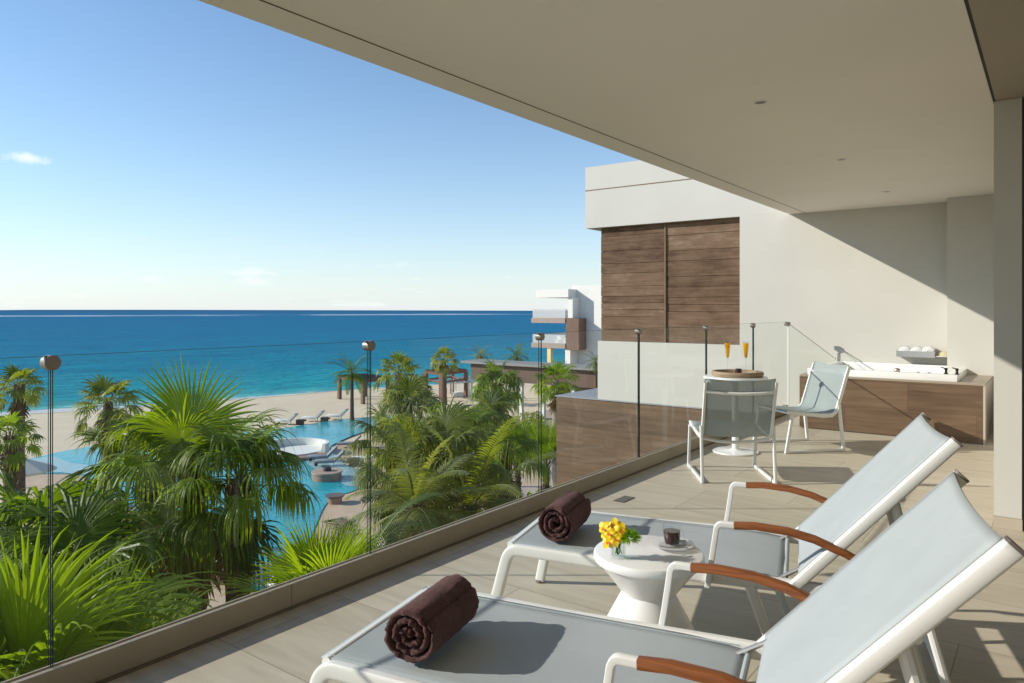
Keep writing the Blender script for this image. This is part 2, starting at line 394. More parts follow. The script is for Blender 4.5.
# unseen room walls behind the open door, added to dim the inner ceiling
b = MB(); b.box(3.4, 3.55, -4.5, 10.3, 0, 3.05); b.box(.1, 3.4, 5.49, 5.62, 0.002, 2.70); b.box(0.4, 3.4, -4.65, -4.5, 0, 3.05)
tag(b.build('room_wall', M['stucco']), 'unseen off-white walls of the room behind the balcony door, added to dim its ceiling', 'wall')
# building facade under the balcony
b = MB(); b.box(-2.98, 3.4, -8, 10.28, -10.2, -.31)
tag(b.build('hotel_facade', M['stucco']), 'off-white hotel facade below the balcony floor', 'facade')

# kerb with balustrade
bal = thing('glass_balustrade', 'frameless clear glass balustrade on a low stone kerb along the balcony edge', 'balustrade')
k = MB(); prof = [(XK, .012), (XK, .106), (XK-.005, .112), (XG+.010, .113), (XG+.010, .085), (XG-.010, .085), (XG-.010, .113), (XG-.018, .113), (XG-.02, .10), (XG-.02, .012)]
def kerb_piece(y0, y1):
    n = len(prof); V = [(p[0], y0, p[1]) for p in prof] + [(p[0], y1, p[1]) for p in prof]
    k.add(V, [(i, (i+1) % n, n+(i+1) % n, n+i) for i in range(n)] + [tuple(range(n)), tuple(reversed(range(n, 2*n)))])
def ybal(px):                                # Y on the glass line for a picture column
    k_ = (px - 512) / FPX; d = XG / (k_ * CS - SN); return d * (k_ * SN + CS)
JY = [ybal(p) for p in (50.5, 369, 540, 638.5, 706, 753)]
YEND = 9.86
ys = [-4.5, 2.05, 4.48, 6.68, 9.0, YEND]
for a, c in zip(ys[:-1], ys[1:]): kerb_piece(a + .004, c)
k.build('kerb', M['kerb'], bal)
g = MB(); g.box(XK-.02, XK+.010, -4.5, YEND, .0005, .011); g.build('kerb_shade_line', plain('kerb_shade', (.15, .125, .095), .7), bal)  # dark strip standing in for the thin shadow line under the kerb
JY = [y for y in JY if y < YEND - .3]
edges = [-4.5] + JY + [YEND]
for a, c in zip(edges[:-1], edges[1:]):
    p = MB(); p.box(XG-.0115, XG+.0115, a+.004, c-.004, .09, 1.215)
    pane = p.build('glass_pane', M['glass'], bal)
    e = MB()
    for y0, y1, yy, on in ((a+.0022, a+.0039, a, a > -4), (c-.0039, c-.0022, c, c < YEND)):
        if not on: continue
        if yy > 4.5: e.box(XG-.0075, XG+.0118, y0+.0004, y1-.0003, .115, 1.2152)
        else: e.box(XG+.0088, XG+.0118, y0-.0006, y1, .115, 1.2152); e.box(XG-.0118, XG-.0096, y0, y1, .115, 1.2152)
    e.box(XG-.0110, XG+.0110, a+.005, c-.005, 1.2153, 1.2162)
    e.build('polished_edge', M['glass_edge'], pane)
for y in JY:
    c = MB(); bm = bmesh.new(); bmesh.ops.create_cone(bm, segments=32, radius1=.0265, radius2=.0265, depth=.048, cap_ends=True)
    bmesh.ops.bevel(bm, geom=[ed for ed in bm.edges if len(ed.link_faces) == 2 and ed.calc_face_angle(0) > 1], offset=.002, segments=2, affect='EDGES')
    bmesh.ops.rotate(bm, verts=bm.verts, cent=(0, 0, 0), matrix=Matrix.Rotation(R(90), 3, 'Y'))
    bmesh.ops.translate(bm, verts=bm.verts, vec=(XG, y, 1.192)); c.bm(bm); c.build('disc_clamp', M['clamp_metal'], bal, SM)
# return pane at the far end, stepped down towards the tub
ret = MB(); Yr = YEND + .012
V = []
for yy in (Yr-.005, Yr+.005): V += [(XG+.02, yy, .09), (-2.22, yy, .09), (-2.22, yy, .74), (XG+.02, yy, 1.20)]
ret.add(V, [(0,1,2,3), (7,6,5,4), (0,4,5,1), (1,5,6,2), (3,2,6,7), (0,3,7,4)])
rp = ret.build('return_pane', M['glass'], bal)
e = MB(); e.tube([(XG+.02, Yr, 1.203), (-2.22, Yr, .743)], .0028, 6); e.build('polished_edge', M['glass_edge'], rp)
e = MB(); e.box(XG-.02, XG+.05, Yr-.025, Yr+.025, 1.165, 1.215, .004); e.build('corner_clamp', M['clamp_metal'], bal, SM)
e = MB(); e.box(XG+.015, XG+.035, Yr-.008, Yr+.008, .11, 1.165); e.build('corner_profile', M['white_metal'], bal)
e = MB(); e.lathe([(0, 0), (.010, 0), (.010, .016), (0, .016)], -2.232, Yr, 12, 0, .746); e.build('end_pin', M['steel'], bal)

# side wall of the next suite
W = thing('side_wall', 'tall off-white rendered wall with a large brown board panel at the balcony end', 'wall')
YW = 10.30
b = MB()
zb, zt = .865, 2.72; xl, xr = -5.97, at_Y(740, 300, 10.3).x
b.box(xr, -1.0, YW-.012, 10.62, -.09, 2.7212)                 # right of panel
b.box(xl, xr-.002, YW, 10.62, -.09, zb)                # white strip below panel
b.box(-6.20, -1.0, YW-.012, 10.9, 2.722, 3.73)         # top band
b.build('wall', M['stucco'], W)
b = MB(); b.box(-6.201, -1.0, YW-.0135, YW-.0115, 3.335, 3.352); b.box(-6.2015, -6.1995, YW-.01, 10.9, 3.335, 3.352); b.build('band_groove', M['groove'], W)
b = MB()
xm = at_Y(665.5, 300, YW+.09).x
rb = random.Random(7)
for x0_, x1_ in ((xl+.01, xm-.012), (xm+.012, xr-.003)):
    zz = zb+.001
    while zz < zt-.02:
        hgt = min(rb.choice((.11, .16, .19, .21, .24)), zt-zz)
        if zt-zz-hgt < .06: hgt = zt-zz
        b.box(x0_, x1_, YW+.090+rb.uniform(0, .012), 10.6, zz+.003, zz+hgt-.003); zz += hgt
b.box(xl+.02, xr-.01, YW+.12, 10.59, zb+.002, zt-.002)
b.build('board_panel', M['wood_panel'], W)
b = MB(); b.box(xm-.0115, xm+.0115, YW+.07, 10.58, zb+.001, zt); b.build('panel_divider', M['groove'], W)
b = MB(); b.box(-1.0, -.31, 9.9, 10.62, 0.001, 2.699)
tag(b.build('wall_pier', M['stucco']), 'off-white rendered pier behind the right end of the hot tub', 'pier')
b = MB(); b.box(-3.2, -1.001, YW-.022, YW-.001, .002, .80)
tag(b.build('tub_backsplash', plain('backsplash', (.55, .53, .47), .6, .03, 2)), 'low pale grey splash panel along the wall behind the tub', 'splash panel')
# neighbour block in wood-look tile
b = MB(); b.box(-6.78, -2.99, YW, 14.5, -10.2, -.105)
nb = b.build('neighbour_block', M['cladding']); tag(nb, 'brown wood-look tiled block below the white wall beyond the glass', 'block')
b = MB(); b.box(-6.80, -3.0, YW-.015, 14.5, -.104, -.085); b.build('coping', plain('coping', (.30, .30, .30), .6, .05, 3), nb)
# door-side column
b = MB(); b.box(-.30, -.155, 5.49, 9.9, .075, 2.699); c = b.build('wall_end', M['stucco']); tag(c, 'narrow off-white wall end right of the hot tub', 'wall')
b = MB(); b.box(-.303, -.152, 5.485, 9.9, .001, .073); b.build('skirting', plain('skirting_tile', (.46, .40, .31), .5, .05, 4), c)
b = MB(); b.box(-.152, -.04, 5.50, 5.56, .002, 2.69); tag(b.build('door_frame', plain('door_frame', (.05, .03, .022), .4)), 'dark brown sliding door frame at the right edge', 'door frame')
# recessed ceiling lights
for i, (y, lab) in enumerate(((4.62, 'round recessed ceiling light nearest the viewer'), (6.81, 'round recessed ceiling light, middle one of the row'), (8.97, 'small round recessed ceiling light closest to the far wall'))):
    t = thing('ceiling_light', lab, 'ceiling light', (-1.49, y, 2.70), 0, 'recessed ceiling lights')
    r = MB(); r.lathe([(.034, -.001), (.036, -.004), (.046, -.004), (.048, -.0005)], 0, 0, 32); r.build('trim_ring', M['white_metal'], t, SM)
    r = MB(); r.lathe([(.0005, -.0008), (.0345, -.0012)], 0, 0, 24); r.build('lamp', M['cap'], t)
# floor drain
q = [at_z(612, 502.5, 0), at_z(627, 502.5, 0), at_z(636, 496.3, 0), at_z(622, 496.3, 0)]
cx, cy = sum(p.x for p in q)/4, sum(p.y for p in q)/4
t = thing('floor_drain', 'dark rectangular slotted drain grate set in the floor tiles', 'drain', (cx, cy, 0), 0); t.scale = (.62, .62, 1)
r = MB(); r.box(-.07, .07, -.14, .14, .0005, .003); r.build('tray', M['dark'], t)
r = MB()
for i in range(9): r.box(-.066, .066, -.132+i*.031, -.116+i*.031, .0031, .005)
r.build('grate', plain('grate', (.16, .145, .12), .5), t)
M['seam'] = plain('seam', (.40, .45, .46), .7)
# ================================================================== SUN LOUNGERS
LW = .60
HIN, BLEN, BANG = 1.13, .740, R(47.6)
def lounger(label, loc, rz):
    t = thing('sun_lounger', label, 'sun lounger', loc, rz, 'sun loungers on the balcony')
    z = .375
    # frame: one bent tube round foot end and both sides, plus cross bars
    f = MB()
    sec = dict(n=14, flat=(.015, .024))
    for s, q in ((0, -.004), (LW, .004)):
        f.tube([(HIN+.16, s, z), (HIN-.1, s, z), (.5, s, z-.006), (.10, s, z)] + arc((.055, s, z), (.008, s, z), (-.004, s+q, z-.05), 7) + [(-.04, s+q*5, z-.2), (-.078, s+q*9, .012)], 1.0, **sec)
    f.tube([(.012, .012, z+.006), (.012, LW-.012, z+.006)], .017, 12)
    for tt in (.62, HIN+.02): f.tube([(tt, .015, z-.02), (tt, LW-.015, z-.02)], .014, 10)
    f.build('frame', M['white_metal'], t, SM)
    for s in (0, LW):
        o = -.004 if s == 0 else .004
        l = MB(); l.lathe([(0, 0), (.022, 0), (.022, .014), (0, .015)], -.080, s+o*9, 12); l.build('foot_pad', M['cap'], t, SM)
        l = MB(); l.tube([(HIN-.16, s, z-.015), (HIN-.03, s+o*6, .012)], [.019, .016], 12, flat=(1.0, 1.1)); l.lathe([(0, 0), (.02, 0), (.02, .012), (0, .013)], HIN-.028, s+o*6, 12); l.build('leg', M['white_metal'], t, SM)
    # seat sling
    sl = MB(); nx, ny = 30, 12
    V = []
    for i in range(nx+1):
        u = i/nx; x = -.008 + u*(HIN-.025)
        for j in range(ny+1):
            v = j/ny; sag = -.012*math.sin(math.pi*v)*math.sin(math.pi*min(1, u*1.02)) - .018*(max(0, u-.8)/.2)**2
            V.append((x, .015 + v*(LW-.030), z+.0195+sag))
    F = [(i*(ny+1)+j, (i+1)*(ny+1)+j, (i+1)*(ny+1)+j+1, i*(ny+1)+j+1) for i in range(nx) for j in range(ny)]
    sl.add(V, F); so = sl.build('seat_sling', M['sling'], t, R(60))
    md = so.modifiers.new('thick', 'SOLIDIFY'); md.thickness = .004
    for s in (.030, LW-.034):
        hm = MB(); hm.box(.0, HIN-.06, s, s+.004, z+.0185, z+.0215); hm.build('hem_seam', M['seam'], so)
    hb = MB()                                               # rolled hem at the hinge end
    hb.tube([(HIN-.036, .012, z+.006), (HIN-.036, LW/2, z-.004), (HIN-.036, LW-.012, z+.006)], .009, 10); hb.build('hem_bar', M['sling'], so, SM)
    # back
    ca, sa = math.cos(BANG), math.sin(BANG)
    def bp(u, s, n=0): return (HIN + u*ca - n*sa, s, z + .012 + u*sa + n*ca)
    bf = MB()
    for s in (-.012, LW+.012):
        bf.tube([bp(-.03, s), bp(.2, s), bp(.5, s), bp(BLEN, s)], 1.0, n=16, flat=(.016, .020))
    bf.tube([bp(.05, 0, -.008), bp(.05, LW, -.008)], .012, 10); bf.tube([bp(.48, 0, -.022), bp(.48, LW, -.022)], .012, 10)
    bo = bf.build('back_frame', M['white_metal'], t, SM)
    for s in (-.012, LW+.012):
        e = MB(); e.tube([bp(BLEN+.0005, s), bp(BLEN+.007, s)], 1.0, n=16, flat=(.0165, .0205)); e.build('end_cap', M['cap'], bo, SM)
    bs = MB(); V = []
    nx, ny = 26, 16
    for i in range(nx+1):
        for j in range(ny+1):
            v = j/ny; w = v*2-1
            top = BLEN - .001 - .013*(1-w*w); u = .035 + (i/nx)*(top-.035)
            V.append(bp(u, -.004 + v*(LW+.008), .019 - .006*(1-w*w)*math.sin(math.pi*min(1, .15+.85*i/nx))))
    bs.add(V, [(i*(ny+1)+j, (i+1)*(ny+1)+j, (i+1)*(ny+1)+j+1, i*(ny+1)+j+1) for i in range(nx) for j in range(ny)])
    so = bs.build('back_sling', M['sling'], t, R(60)); md = so.modifiers.new('thick', 'SOLIDIFY'); md.thickness = .004
    for s in (.030, LW-.034):
        hm = MB(); q = [bp(.05, s, .0165), bp(BLEN-.02, s, .0165), bp(BLEN-.02, s+.004, .0165), bp(.05, s+.004, .0165), bp(.05, s, .0205), bp(BLEN-.02, s, .0205), bp(BLEN-.02, s+.004, .0205), bp(.05, s+.004, .0205)]
        hm.add(q, [(0, 1, 2, 3), (7, 6, 5, 4), (0, 4, 5, 1), (1, 5, 6, 2), (2, 6, 7, 3), (3, 7, 4, 0)]); hm.build('hem_seam', M['seam'], so)
    # arms
    for s in (-.030, LW+.030):
        a = MB(); a.tube([(.820, s*.97+.009, z-.035), (.835, s, z+.06), (.851, s, .545)] + arc((.853, s, .560), (.857, s, .583), (.876, s, .583), 6) + [(.920, s, .583)], 1.0, n=12, flat=(.0105, .0135))
        ao = a.build('armrest', M['white_metal'], t, SM)
        w = MB(); w.tube([(.917, s, .582), (.99, s, .588), (1.10, s, .582), (1.19, s, .563), (1.285, s, .527), (1.345, s, .498)], [1, 1.02, 1.05, 1.05, 1.02, .95], n=14, flat=(.0165, .0125))
        w.build('wooden_top', M['teak'], ao, SM)
    # prop behind the back
    p = MB()
    for s in (.01, LW-.01): p.tube([bp(.45, s, -.02), (HIN+.50, s, .013)], [.017, .015], 10)
    p.tube([(HIN+.485, .01, .06), (HIN+.485, LW-.01, .06)], .011, 8)
    p.build('back_prop', M['white_metal'], t, SM)
    for s in (.05, LW-.05):
        r = MB(); r.tube([bp(.2, s, -.03), (HIN-.12, s, z-.03)], .008, 8); r.build('recline_bracket', M['steel'], t, SM)
    return t
A1, A2 = R(12.8), R(15.2)
P1, P2 = Vector((-1.650, 1.300, 0)), Vector((-1.835, 2.412, 0))
L1 = lounger('white framed sun lounger with pale blue-grey sling nearest the viewer', P1, A1)
L2 = lounger('white framed sun lounger with pale sling behind the hourglass table', P2, A2)

# ---- rolled towels
def towel(label, c, rz, r0, length, seed):
    rnd = random.Random(seed)
    t = MB(); turns, th = 3.1, .0205; n = 150; nl = 22
    outer = []; inner = []
    for i in range(n+1):
        a = i/n*turns*2*math.pi
        rr = .016 + (r0-.016)*(i/n)**.92
        tail = max(0, a-(turns*2*math.pi-1.5))/1.5; ip = max(0, i-n/turns); rr = rr*(1-tail) + tail*(.016+(r0-.016)*(ip/n)**.92 + .0045)
        wob = 1 + .035*math.sin(a*1.0+seed) + .02*math.sin(a*2.3+seed*2)
        outer.append((rr*wob*math.cos(a), rr*wob*math.sin(a))); the = th*.86*min(1, (n-i)/16+.12); ri = max(.003, rr*wob-the); inner.append((ri*math.cos(a), ri*math.sin(a)))
    # ring profile across the length: rounded edges
    def ends(k):
        u = k/nl
        e = min(u, 1-u)*length
        ins = max(0, 1-e/.010)
        return ins
    jit = [rnd.uniform(-.004, .004) for _ in range(n+1)]
    V = []; 
    for k in range(nl+1):
        u = k/nl; u2 = .5-.5*math.cos(math.pi*u) if False else u
        ins = ends(k)
        for i in range(n+1):
            ox, oz = outer[i]; ix, iz = inner[i]; mx, mz = (ox+ix)/2, (oz+iz)/2
            q = .42*ins
            y = (u2-.5)*length + (jit[i]*math.sin(i*.35)*2 + .006*math.sin(i*.11+seed))*(u2-.5)*2
            V.append((ox+(mx-ox)*q + rnd.uniform(-.0015, .0015), y, oz+(mz-oz)*q + rnd.uniform(-.0015, .0015))); V.append((ix+(mx-ix)*q, y, iz+(mz-iz)*q))
    w = 2*(n+1); F = []
    for k in range(nl):
        for i in range(n):
            a = k*w+2*i
            F.append((a, a+2, a+2+w, a+w)); F.append((a+1, a+1+w, a+3+w, a+3))
        a = k*w+2*n; F.append((a, a+1, a+1+w, a+w)); a = k*w; F.append((a+1, a, a+w, a+1+w))
    for k in (0, nl):
        for i in range(n):
            a = k*w+2*i; F.append((a, a+1, a+3, a+2) if k == 0 else (a+2, a+3, a+1, a))
    t.add(V, F); o = t.build('rolled_towel', M['terry'], None, R(80), label=label, cat='towel', group='brown rolled towels')
    o.location = c; o.rotation_euler = (0, 0, rz); return o
towel('dark brown rolled towel on the near lounger', (-1.460, 1.562, .396+.084), A1+.02, .087, .300, 1)
towel('dark brown rolled towel on the far lounger beside the flowers', (-1.712, 2.672, .396+.086), A2, .090, .295, 4)

# ---- hourglass side table with vase and coffee
TX, TY, TZ = -1.13, 2.30, .536
t = thing('side_table', 'round white hourglass side table between the two loungers', 'side table', (TX, TY, 0))
b = MB(); b.lathe([(0, TZ), (.181, TZ), (.1865, TZ-.002), (.190, TZ-.007), (.190, TZ-.024), (.187, TZ-.030), (.178, TZ-.032)], n=72); b.build('table_top', M['white_lacquer'], t, SM)
b = MB(); pr = [(.179, TZ-.030)] + [(.179-.087*(i/10)**.95, TZ-.032-.108*(i/10)) for i in range(1, 11)] + [(.092+.066*(i/10)**1.0, TZ-.142-.125*(i/10)) for i in range(1, 11)] + [(.160, TZ-.28), (.157, .22), (.150, .06), (.147, .01), (.140, 0), (0, 0)]
b.lathe(pr, n=72); b.build('pedestal', M['white_lacquer'], t, R(25))
VX, VY = TX-.052, TY-.122
t = thing('flower_vase', 'small square glass vase of yellow orchids and green sprigs on the side table', 'vase', (VX, VY, TZ+.001), R(20)); t.scale = (.88,)*3
b = MB(); hw = .026
b.box(-hw, hw, -hw, hw, 0, .012, .003)
for (x0, x1, y0, y1) in ((-hw, hw, -hw, -hw+.004), (-hw, hw, hw-.004, hw), (-hw, -hw+.004, -hw+.0042, hw-.0042), (hw-.004, hw, -hw+.0042, hw-.0042)): b.box(x0, x1, y0, y1, .0122, .068)
b.build('glass_body', M['tumbler'], t)
b = MB(); b.box(-hw+.0045, hw-.0045, -hw+.0045, hw-.0045, .0125, .040); b.build('water', glass('vase_water', (.9, .95, .9), 1.33), t)
rnd = random.Random(5)
b = MB()
for i in range(9): b.tube([(rnd.uniform(-.012, .012), rnd.uniform(-.012, .012), .014), (rnd.uniform(-.01, .01), rnd.uniform(-.01, .01), .05), (rnd.uniform(-.02, .02), rnd.uniform(-.02, .02), .085)], .0018, 5)
b.build('stems', plain('stem_green', (.05, .12, .02), .5), t)
petal_m = plain('orchid_petal', (.90, .62, .012), .5, .12, 40); lip_m = plain('orchid_lip', (.62, .13, .02), .5, .3, 60)
def petal(b, o, d, nrm, L, w, mi=0):
    d = d.normalized(); s = d.cross(nrm).normalized(); V = []
    for i in range(5):
        u = i/4; hwid = w*math.sin(math.pi*(.12+.80*u))**.8; cv = nrm*(.18*L*math.sin(math.pi*u) - .25*L*u*u)
        V += [o + d*(L*u) + s*hwid + cv, o + d*(L*u) + cv + nrm*(-.12*w), o + d*(L*u) - s*hwid + cv]
    F = []
    for i in range(4):
        for j in range(2): a = i*3+j; F.append((a, a+1, a+4, a+3))
    b.add([tuple(v) for v in V], F, mi)
toward = Vector((.25, -.9, .25))
cen = [(-.030, -.024, .098), (-.004, -.030, .080), (-.046, -.002, .086), (-.014, .0, .122), (.016, -.016, .110), (-.034, -.022, .064), (-.052, -.014, .112), (.0, .012, .100)]
for i, cpos in enumerate(cen):
    bl = MB(); c0 = Vector(cpos); nrm = (Vector((cpos[0]*9, cpos[1]*12-.35, .25)) + toward*.6).normalized()
    a0 = Vector((0, 0, 1)); e1 = (a0 - nrm*a0.dot(nrm)).normalized(); e2 = nrm.cross(e1)
    ph = rnd.uniform(0, 1.2)
    for k_ in range(5):
        a = ph + k_*2*math.pi/5; dv = e1*math.cos(a) + e2*math.sin(a)
        petal(bl, c0, dv, nrm, .027 if k_ % 2 else .031, .0095 if k_ % 2 else .012)
    petal(bl, c0+nrm*.003, (e1*-1+nrm*.9), nrm, .014, .007, 1)
    bl.build('orchid_bloom', [petal_m, lip_m], t, R(60))
b = MB()
for i in range(700):
    th, ph = rnd.uniform(0, 2*math.pi), rnd.uniform(-.5, 1.45); rad = .038+.014*rnd.random()
    c0 = Vector((.046, -.006, .080)); dv = Vector((math.cos(th)*math.cos(ph), math.sin(th)*math.cos(ph), math.sin(ph)*.8))
    p0 = c0 + dv*rad*.35; p1 = c0 + dv*rad + Vector((rnd.uniform(-.004, .004), rnd.uniform(-.004, .004), rnd.uniform(-.004, .004)))
    sd = dv.cross(Vector((rnd.random(), rnd.random(), rnd.random()))).normalized()*.0014; b.tint = rnd.random()*.8
    b.add([tuple(p0-sd*.5), tuple(p0+sd*.5), tuple((p0+p1)/2+sd), tuple(p1), tuple((p0+p1)/2-sd)], [(0, 1, 2, 3, 4)])
b.build('greenery', leaf_mat('sprig', (.10, .22, .012), (.28, .44, .04), .45), t)
# coffee
KX, KY = TX+.048, TY+.088
t = thing('coffee_cup', 'clear glass cup of black coffee on a saucer on the side table', 'cup', (KX, KY, TZ+.001), R(-20)); t.scale = (1.13,)*3
b = MB(); b.lathe([(.0, .0005), (.028, .0005), (.034, .003), (.066, .011), (.069, .0125), (.066, .0135), (.033, .0065), (.0, .005)], n=48); b.build('saucer', M['saucer'], t, R(50))
b = MB(); b.lathe([(0, .0075), (.022, .0075), (.0235, .010), (.027, .030), (.0285, .072), (.0275, .0735), (.0265, .072), (.0252, .031), (.0215, .0125), (0, .0125)], n=40); cb = b.build('glass_body', M['tumbler'], t, R(50))
b = MB(); b.lathe([(0, .0132), (.021, .0132), (.0247, .031), (.0257, .0515), (0, .0515)], n=40)
cm, nt, p, o = nmat('coffee'); p.inputs['Base Color'].default_value = (.045, .012, .006, 1); p.inputs['Roughness'].default_value = .08; b.build('coffee', cm, t, R(50))
b = MB(); b.tube([(.0275, 0, .062), (.040, 0, .066), (.050, 0, .056), (.050, 0, .040), (.040, 0, .028), (.027, 0, .028)], .0032, 10); b.build('handle', M['tumbler'], t, SM)
b = MB(); b.tube([(-.035, -.048, .012), (.01, -.046, .0115), (.045, -.036, .0135)], [.0022, .0018, .0022], 8)
bm = bmesh.new(); bmesh.ops.create_uvsphere(bm, u_segments=14, v_segments=8, radius=1); bmesh.ops.scale(bm, vec=(.011, .007, .0022), verts=bm.verts); bmesh.ops.translate(bm, vec=(.053, -.033, .0135), verts=bm.verts); b.bm(bm)
o = b.build('teaspoon', plain('silver', (.75, .74, .72), .15, .02, 8, 0, metal=1.0), None, SM, label='small silver teaspoon lying on the coffee saucer', cat='spoon'); o.location = t.location; o.rotation_euler = (0, 0, R(15))
b = MB(); b.box(.012, .050, .014, .036, .0140, .0175, .0015)
o = b.build('sugar_sachet', plain('paper', (.8, .79, .76), .8), None, SM, label='small white sugar sachet lying beside the coffee cup', cat='sachet'); o.location = t.location; o.rotation_euler = (0, 0, R(25))

# ================================================================== BISTRO SET
BX, BY = -2.46, 6.88
t = thing('bistro_table', 'round white pedestal bistro table in the balcony corner', 'table', (BX, BY, 0)); t.scale = (1, 1, 1.03)
b = MB(); b.lathe([(0, .688), (.29, .688), (.298, .692), (.30, .70), (.298, .710), (.29, .714), (0, .714)], n=64); b.build('table_top', M['white_lacquer'], t, SM)
b = MB(); b.lathe([(.032, .02), (.032, .688), (.09, .688)], n=24); b.build('post', M['white_lacquer'], t, SM)
b = MB(); b.lathe([(0, 0), (.21, 0), (.215, .006), (.212, .014), (.05, .024), (.036, .034), (0, .034)], n=56); b.build('base', M['white_lacquer'], t, SM)
t = thing('serving_tray', 'round light wooden tray on the bistro table', 'tray', (BX+.02, BY, .736))
wood_l = planks('pale_wood', (.22, .145, .08), (.42, .31, .20), .8, .3, 'XY', .6, .001, 2, .1)
b = MB(); b.lathe([(0, .016), (.185, .016), (.195, .036), (.212, .050), (.236, .048), (.245, .03), (.236, .004), (.2, 0), (0, 0)], n=56); b.build('tray_body', wood_l, t, SM)
def juice_mat():
    m, nt, p, o = nmat('orange_juice'); p.inputs['Base Color'].default_value = (.98, .60, .004, 1); p.inputs['Roughness'].default_value = .2
    t = node(nt, 'ShaderNodeBsdfTranslucent', Color=(1, .66, .01, 1)); mx = nt.nodes.new('ShaderNodeMixShader'); mx.inputs[0].default_value = .55
    nt.links.new(p.outputs[0], mx.inputs[1]); nt.links.new(t.outputs[0], mx.inputs[2]); nt.links.new(mx.outputs[0], o.inputs['Surface']); return m
juice = juice_mat()
for (dx, dy, lab) in ((-.085, -.03, 'champagne flute of orange juice on the left of the tray'), (.065, .055, 'champagne flute of orange juice on the right of the tray')):
    f = thing('juice_flute', lab, 'glass', (BX+.02+dx, BY+dy, .736+.0125), 0, 'juice flutes'); f.scale = (1.22, 1.22, 1.5)
    b = MB(); b.lathe([(0, 0), (.031, 0), (.031, .002), (.004, .006), (.0035, .095), (.012, .110), (.027, .215), (.0255, .215), (.0105, .112), (0, .108)], n=28); b.build('glass_body', M['tumbler'], f, R(50))
    b = MB(); b.lathe([(0, .1085), (.0100, .1125), (.0225, .203), (0, .203)], n=24); b.build('juice', juice, f, R(50))
f = thing('jam_jar', 'small dark red jar between the two flutes on the tray', 'jar', (BX+.055, BY-.065, .736+.0125))
b = MB(); b.lathe([(0, 0), (.024, 0), (.030, .01), (.032, .045), (.029, .058), (0, .058)], n=24); b.build('jar_body', plain('jam', (.05, .008, .006), .2), f, SM)
b = MB(); b.lathe([(0, .0585), (.027, .0585), (.028, .066), (0, .068)], n=24); b.build('lid', M['dark'], f, SM)

def lounge_chair(label, c, rz):
    t = thing('lounge_chair', label, 'chair', c, rz, 'low sled-base lounge chairs')
    hw = .272
    f = MB()
    for s in (-hw, hw):
        # seat-back side rail
        rail = [(s, .295, .392), (s, .15, .374), (s, -.06, .352), (s, -.17, .350)] + [tuple(p) for p in arc((s, -.19, .352), (s, -.235, .365), (s, -.25, .41), 5)] + [(s, -.30, .56), (s, -.345, .70), (s, -.385, .815)]
        f.tube(rail, 1.0, n=10, flat=(.011, .017))
    f.tube([(-hw, -.362, .735), (-hw*.5, -.378, .722), (0, -.383, .718), (hw*.5, -.378, .722), (hw, -.362, .735)], .013, 10)
    f.tube([(-hw, -.20, .342), (-hw*.5, -.20, .315), (0, -.20, .307), (hw*.5, -.20, .315), (hw, -.20, .342)], .013, 10)
    f.tube([(-hw, .29, .387), (hw, .29, .387)], .012, 10)
    f.build('frame', M['white_metal'], t, SM)
    for s in (-hw-.012, hw+.012):
        l = MB(); l.tube([(s, .245, .372), (s, .315, .0)], 1.0, n=10, flat=(.012, .016)); l.build('leg', M['white_metal'], t, SM)
        l = MB(); l.tube([(s, -.262, .45), (s, -.315, .0)], 1.0, n=10, flat=(.012, .016)); l.build('leg', M['white_metal'], t, SM)
        l = MB(); l.box(s-.011, s+.011, -.312, .312, .001, .026, .003); l.build('runner', M['white_metal'], t, SM)
    prof = [(.305, .402), (.28, .407), (.15, .388), (0, .368), (-.12, .360), (-.19, .366), (-.232, .392), (-.26, .45), (-.295, .56), (-.34, .70), (-.375, .80), (-.388, .842), (-.392, .838)]
    sl = MB(); ny = 12; V = []
    for i, (y, z) in enumerate(prof):
        for j in range(ny+1):
            w = j/ny*2-1; sag = .016*(1-w*w)*math.sin(math.pi*min(1, max(0, i/(len(prof)-2))))
            tp = -.02*(1-w*w) if i >= len(prof)-3 else 0
            V.append((w*(hw-.006), y - sag*(.9 if i > 5 else 0), z + tp - sag*(1 if i <= 6 else .2)))
    sl.add(V, [(i*(ny+1)+j, i*(ny+1)+j+1, (i+1)*(ny+1)+j+1, (i+1)*(ny+1)+j) for i in range(len(prof)-1) for j in range(ny)])
    so = sl.build('sling', M['chair_sling'], t, R(70)); md = so.modifiers.new('thick', 'SOLIDIFY'); md.thickness = .003
    return t
def chair_rz(v): return math.atan2(v[1], v[0]) - math.pi/2
lounge_chair('white framed grey sling chair seen from behind before the bistro table', ((-2.215-2.589-1.757-2.08)/4, (5.467+6.02+5.807+6.337)/4, 0), chair_rz((-.35, .54)))
lounge_chair('white framed grey sling chair facing the bistro table beside the tub', (-2.055, 7.52, 0), chair_rz((-.65, -.76)))

# ================================================================== HOT TUB
t = thing('hot_tub', 'white hot tub sunk into a brown wood-look tiled surround', 'hot tub')
x0, x1, y0, y1 = -2.37, -.55, 8.76, 10.275
b = MB(); b.box(x0, x1-.02, y0, y0+.12, .012, .598); b.box(x1-.14, x1-.0205, y0+.1205, 9.895, .012, .598); b.box(x0, x0+.12, y0+.1205, y1, .012, .598)
b.build('surround', M['cladding'], t)
b = MB(); b.box(x1-.019, x1, y0-.002, 9.895, .002, .598); b.box(x0+.001, x1-.02, y0+.03, y0+.1, .001, .0115); b.build('corner_trim', plain('trim', (.46, .41, .34), .4, .03, 5), t)
b = MB(); rx0, rx1, ry0, ry1 = -2.30, -.80, 8.83, 10.27
b.box(x0, x1, y0-.003, ry0-.003, .600, .622, .002); b.box(rx1+.003, x1, ry0-.002, 9.895, .600, .622, .002); b.box(x0, rx0-.003, ry0-.002, y1, .600, .622, .002)
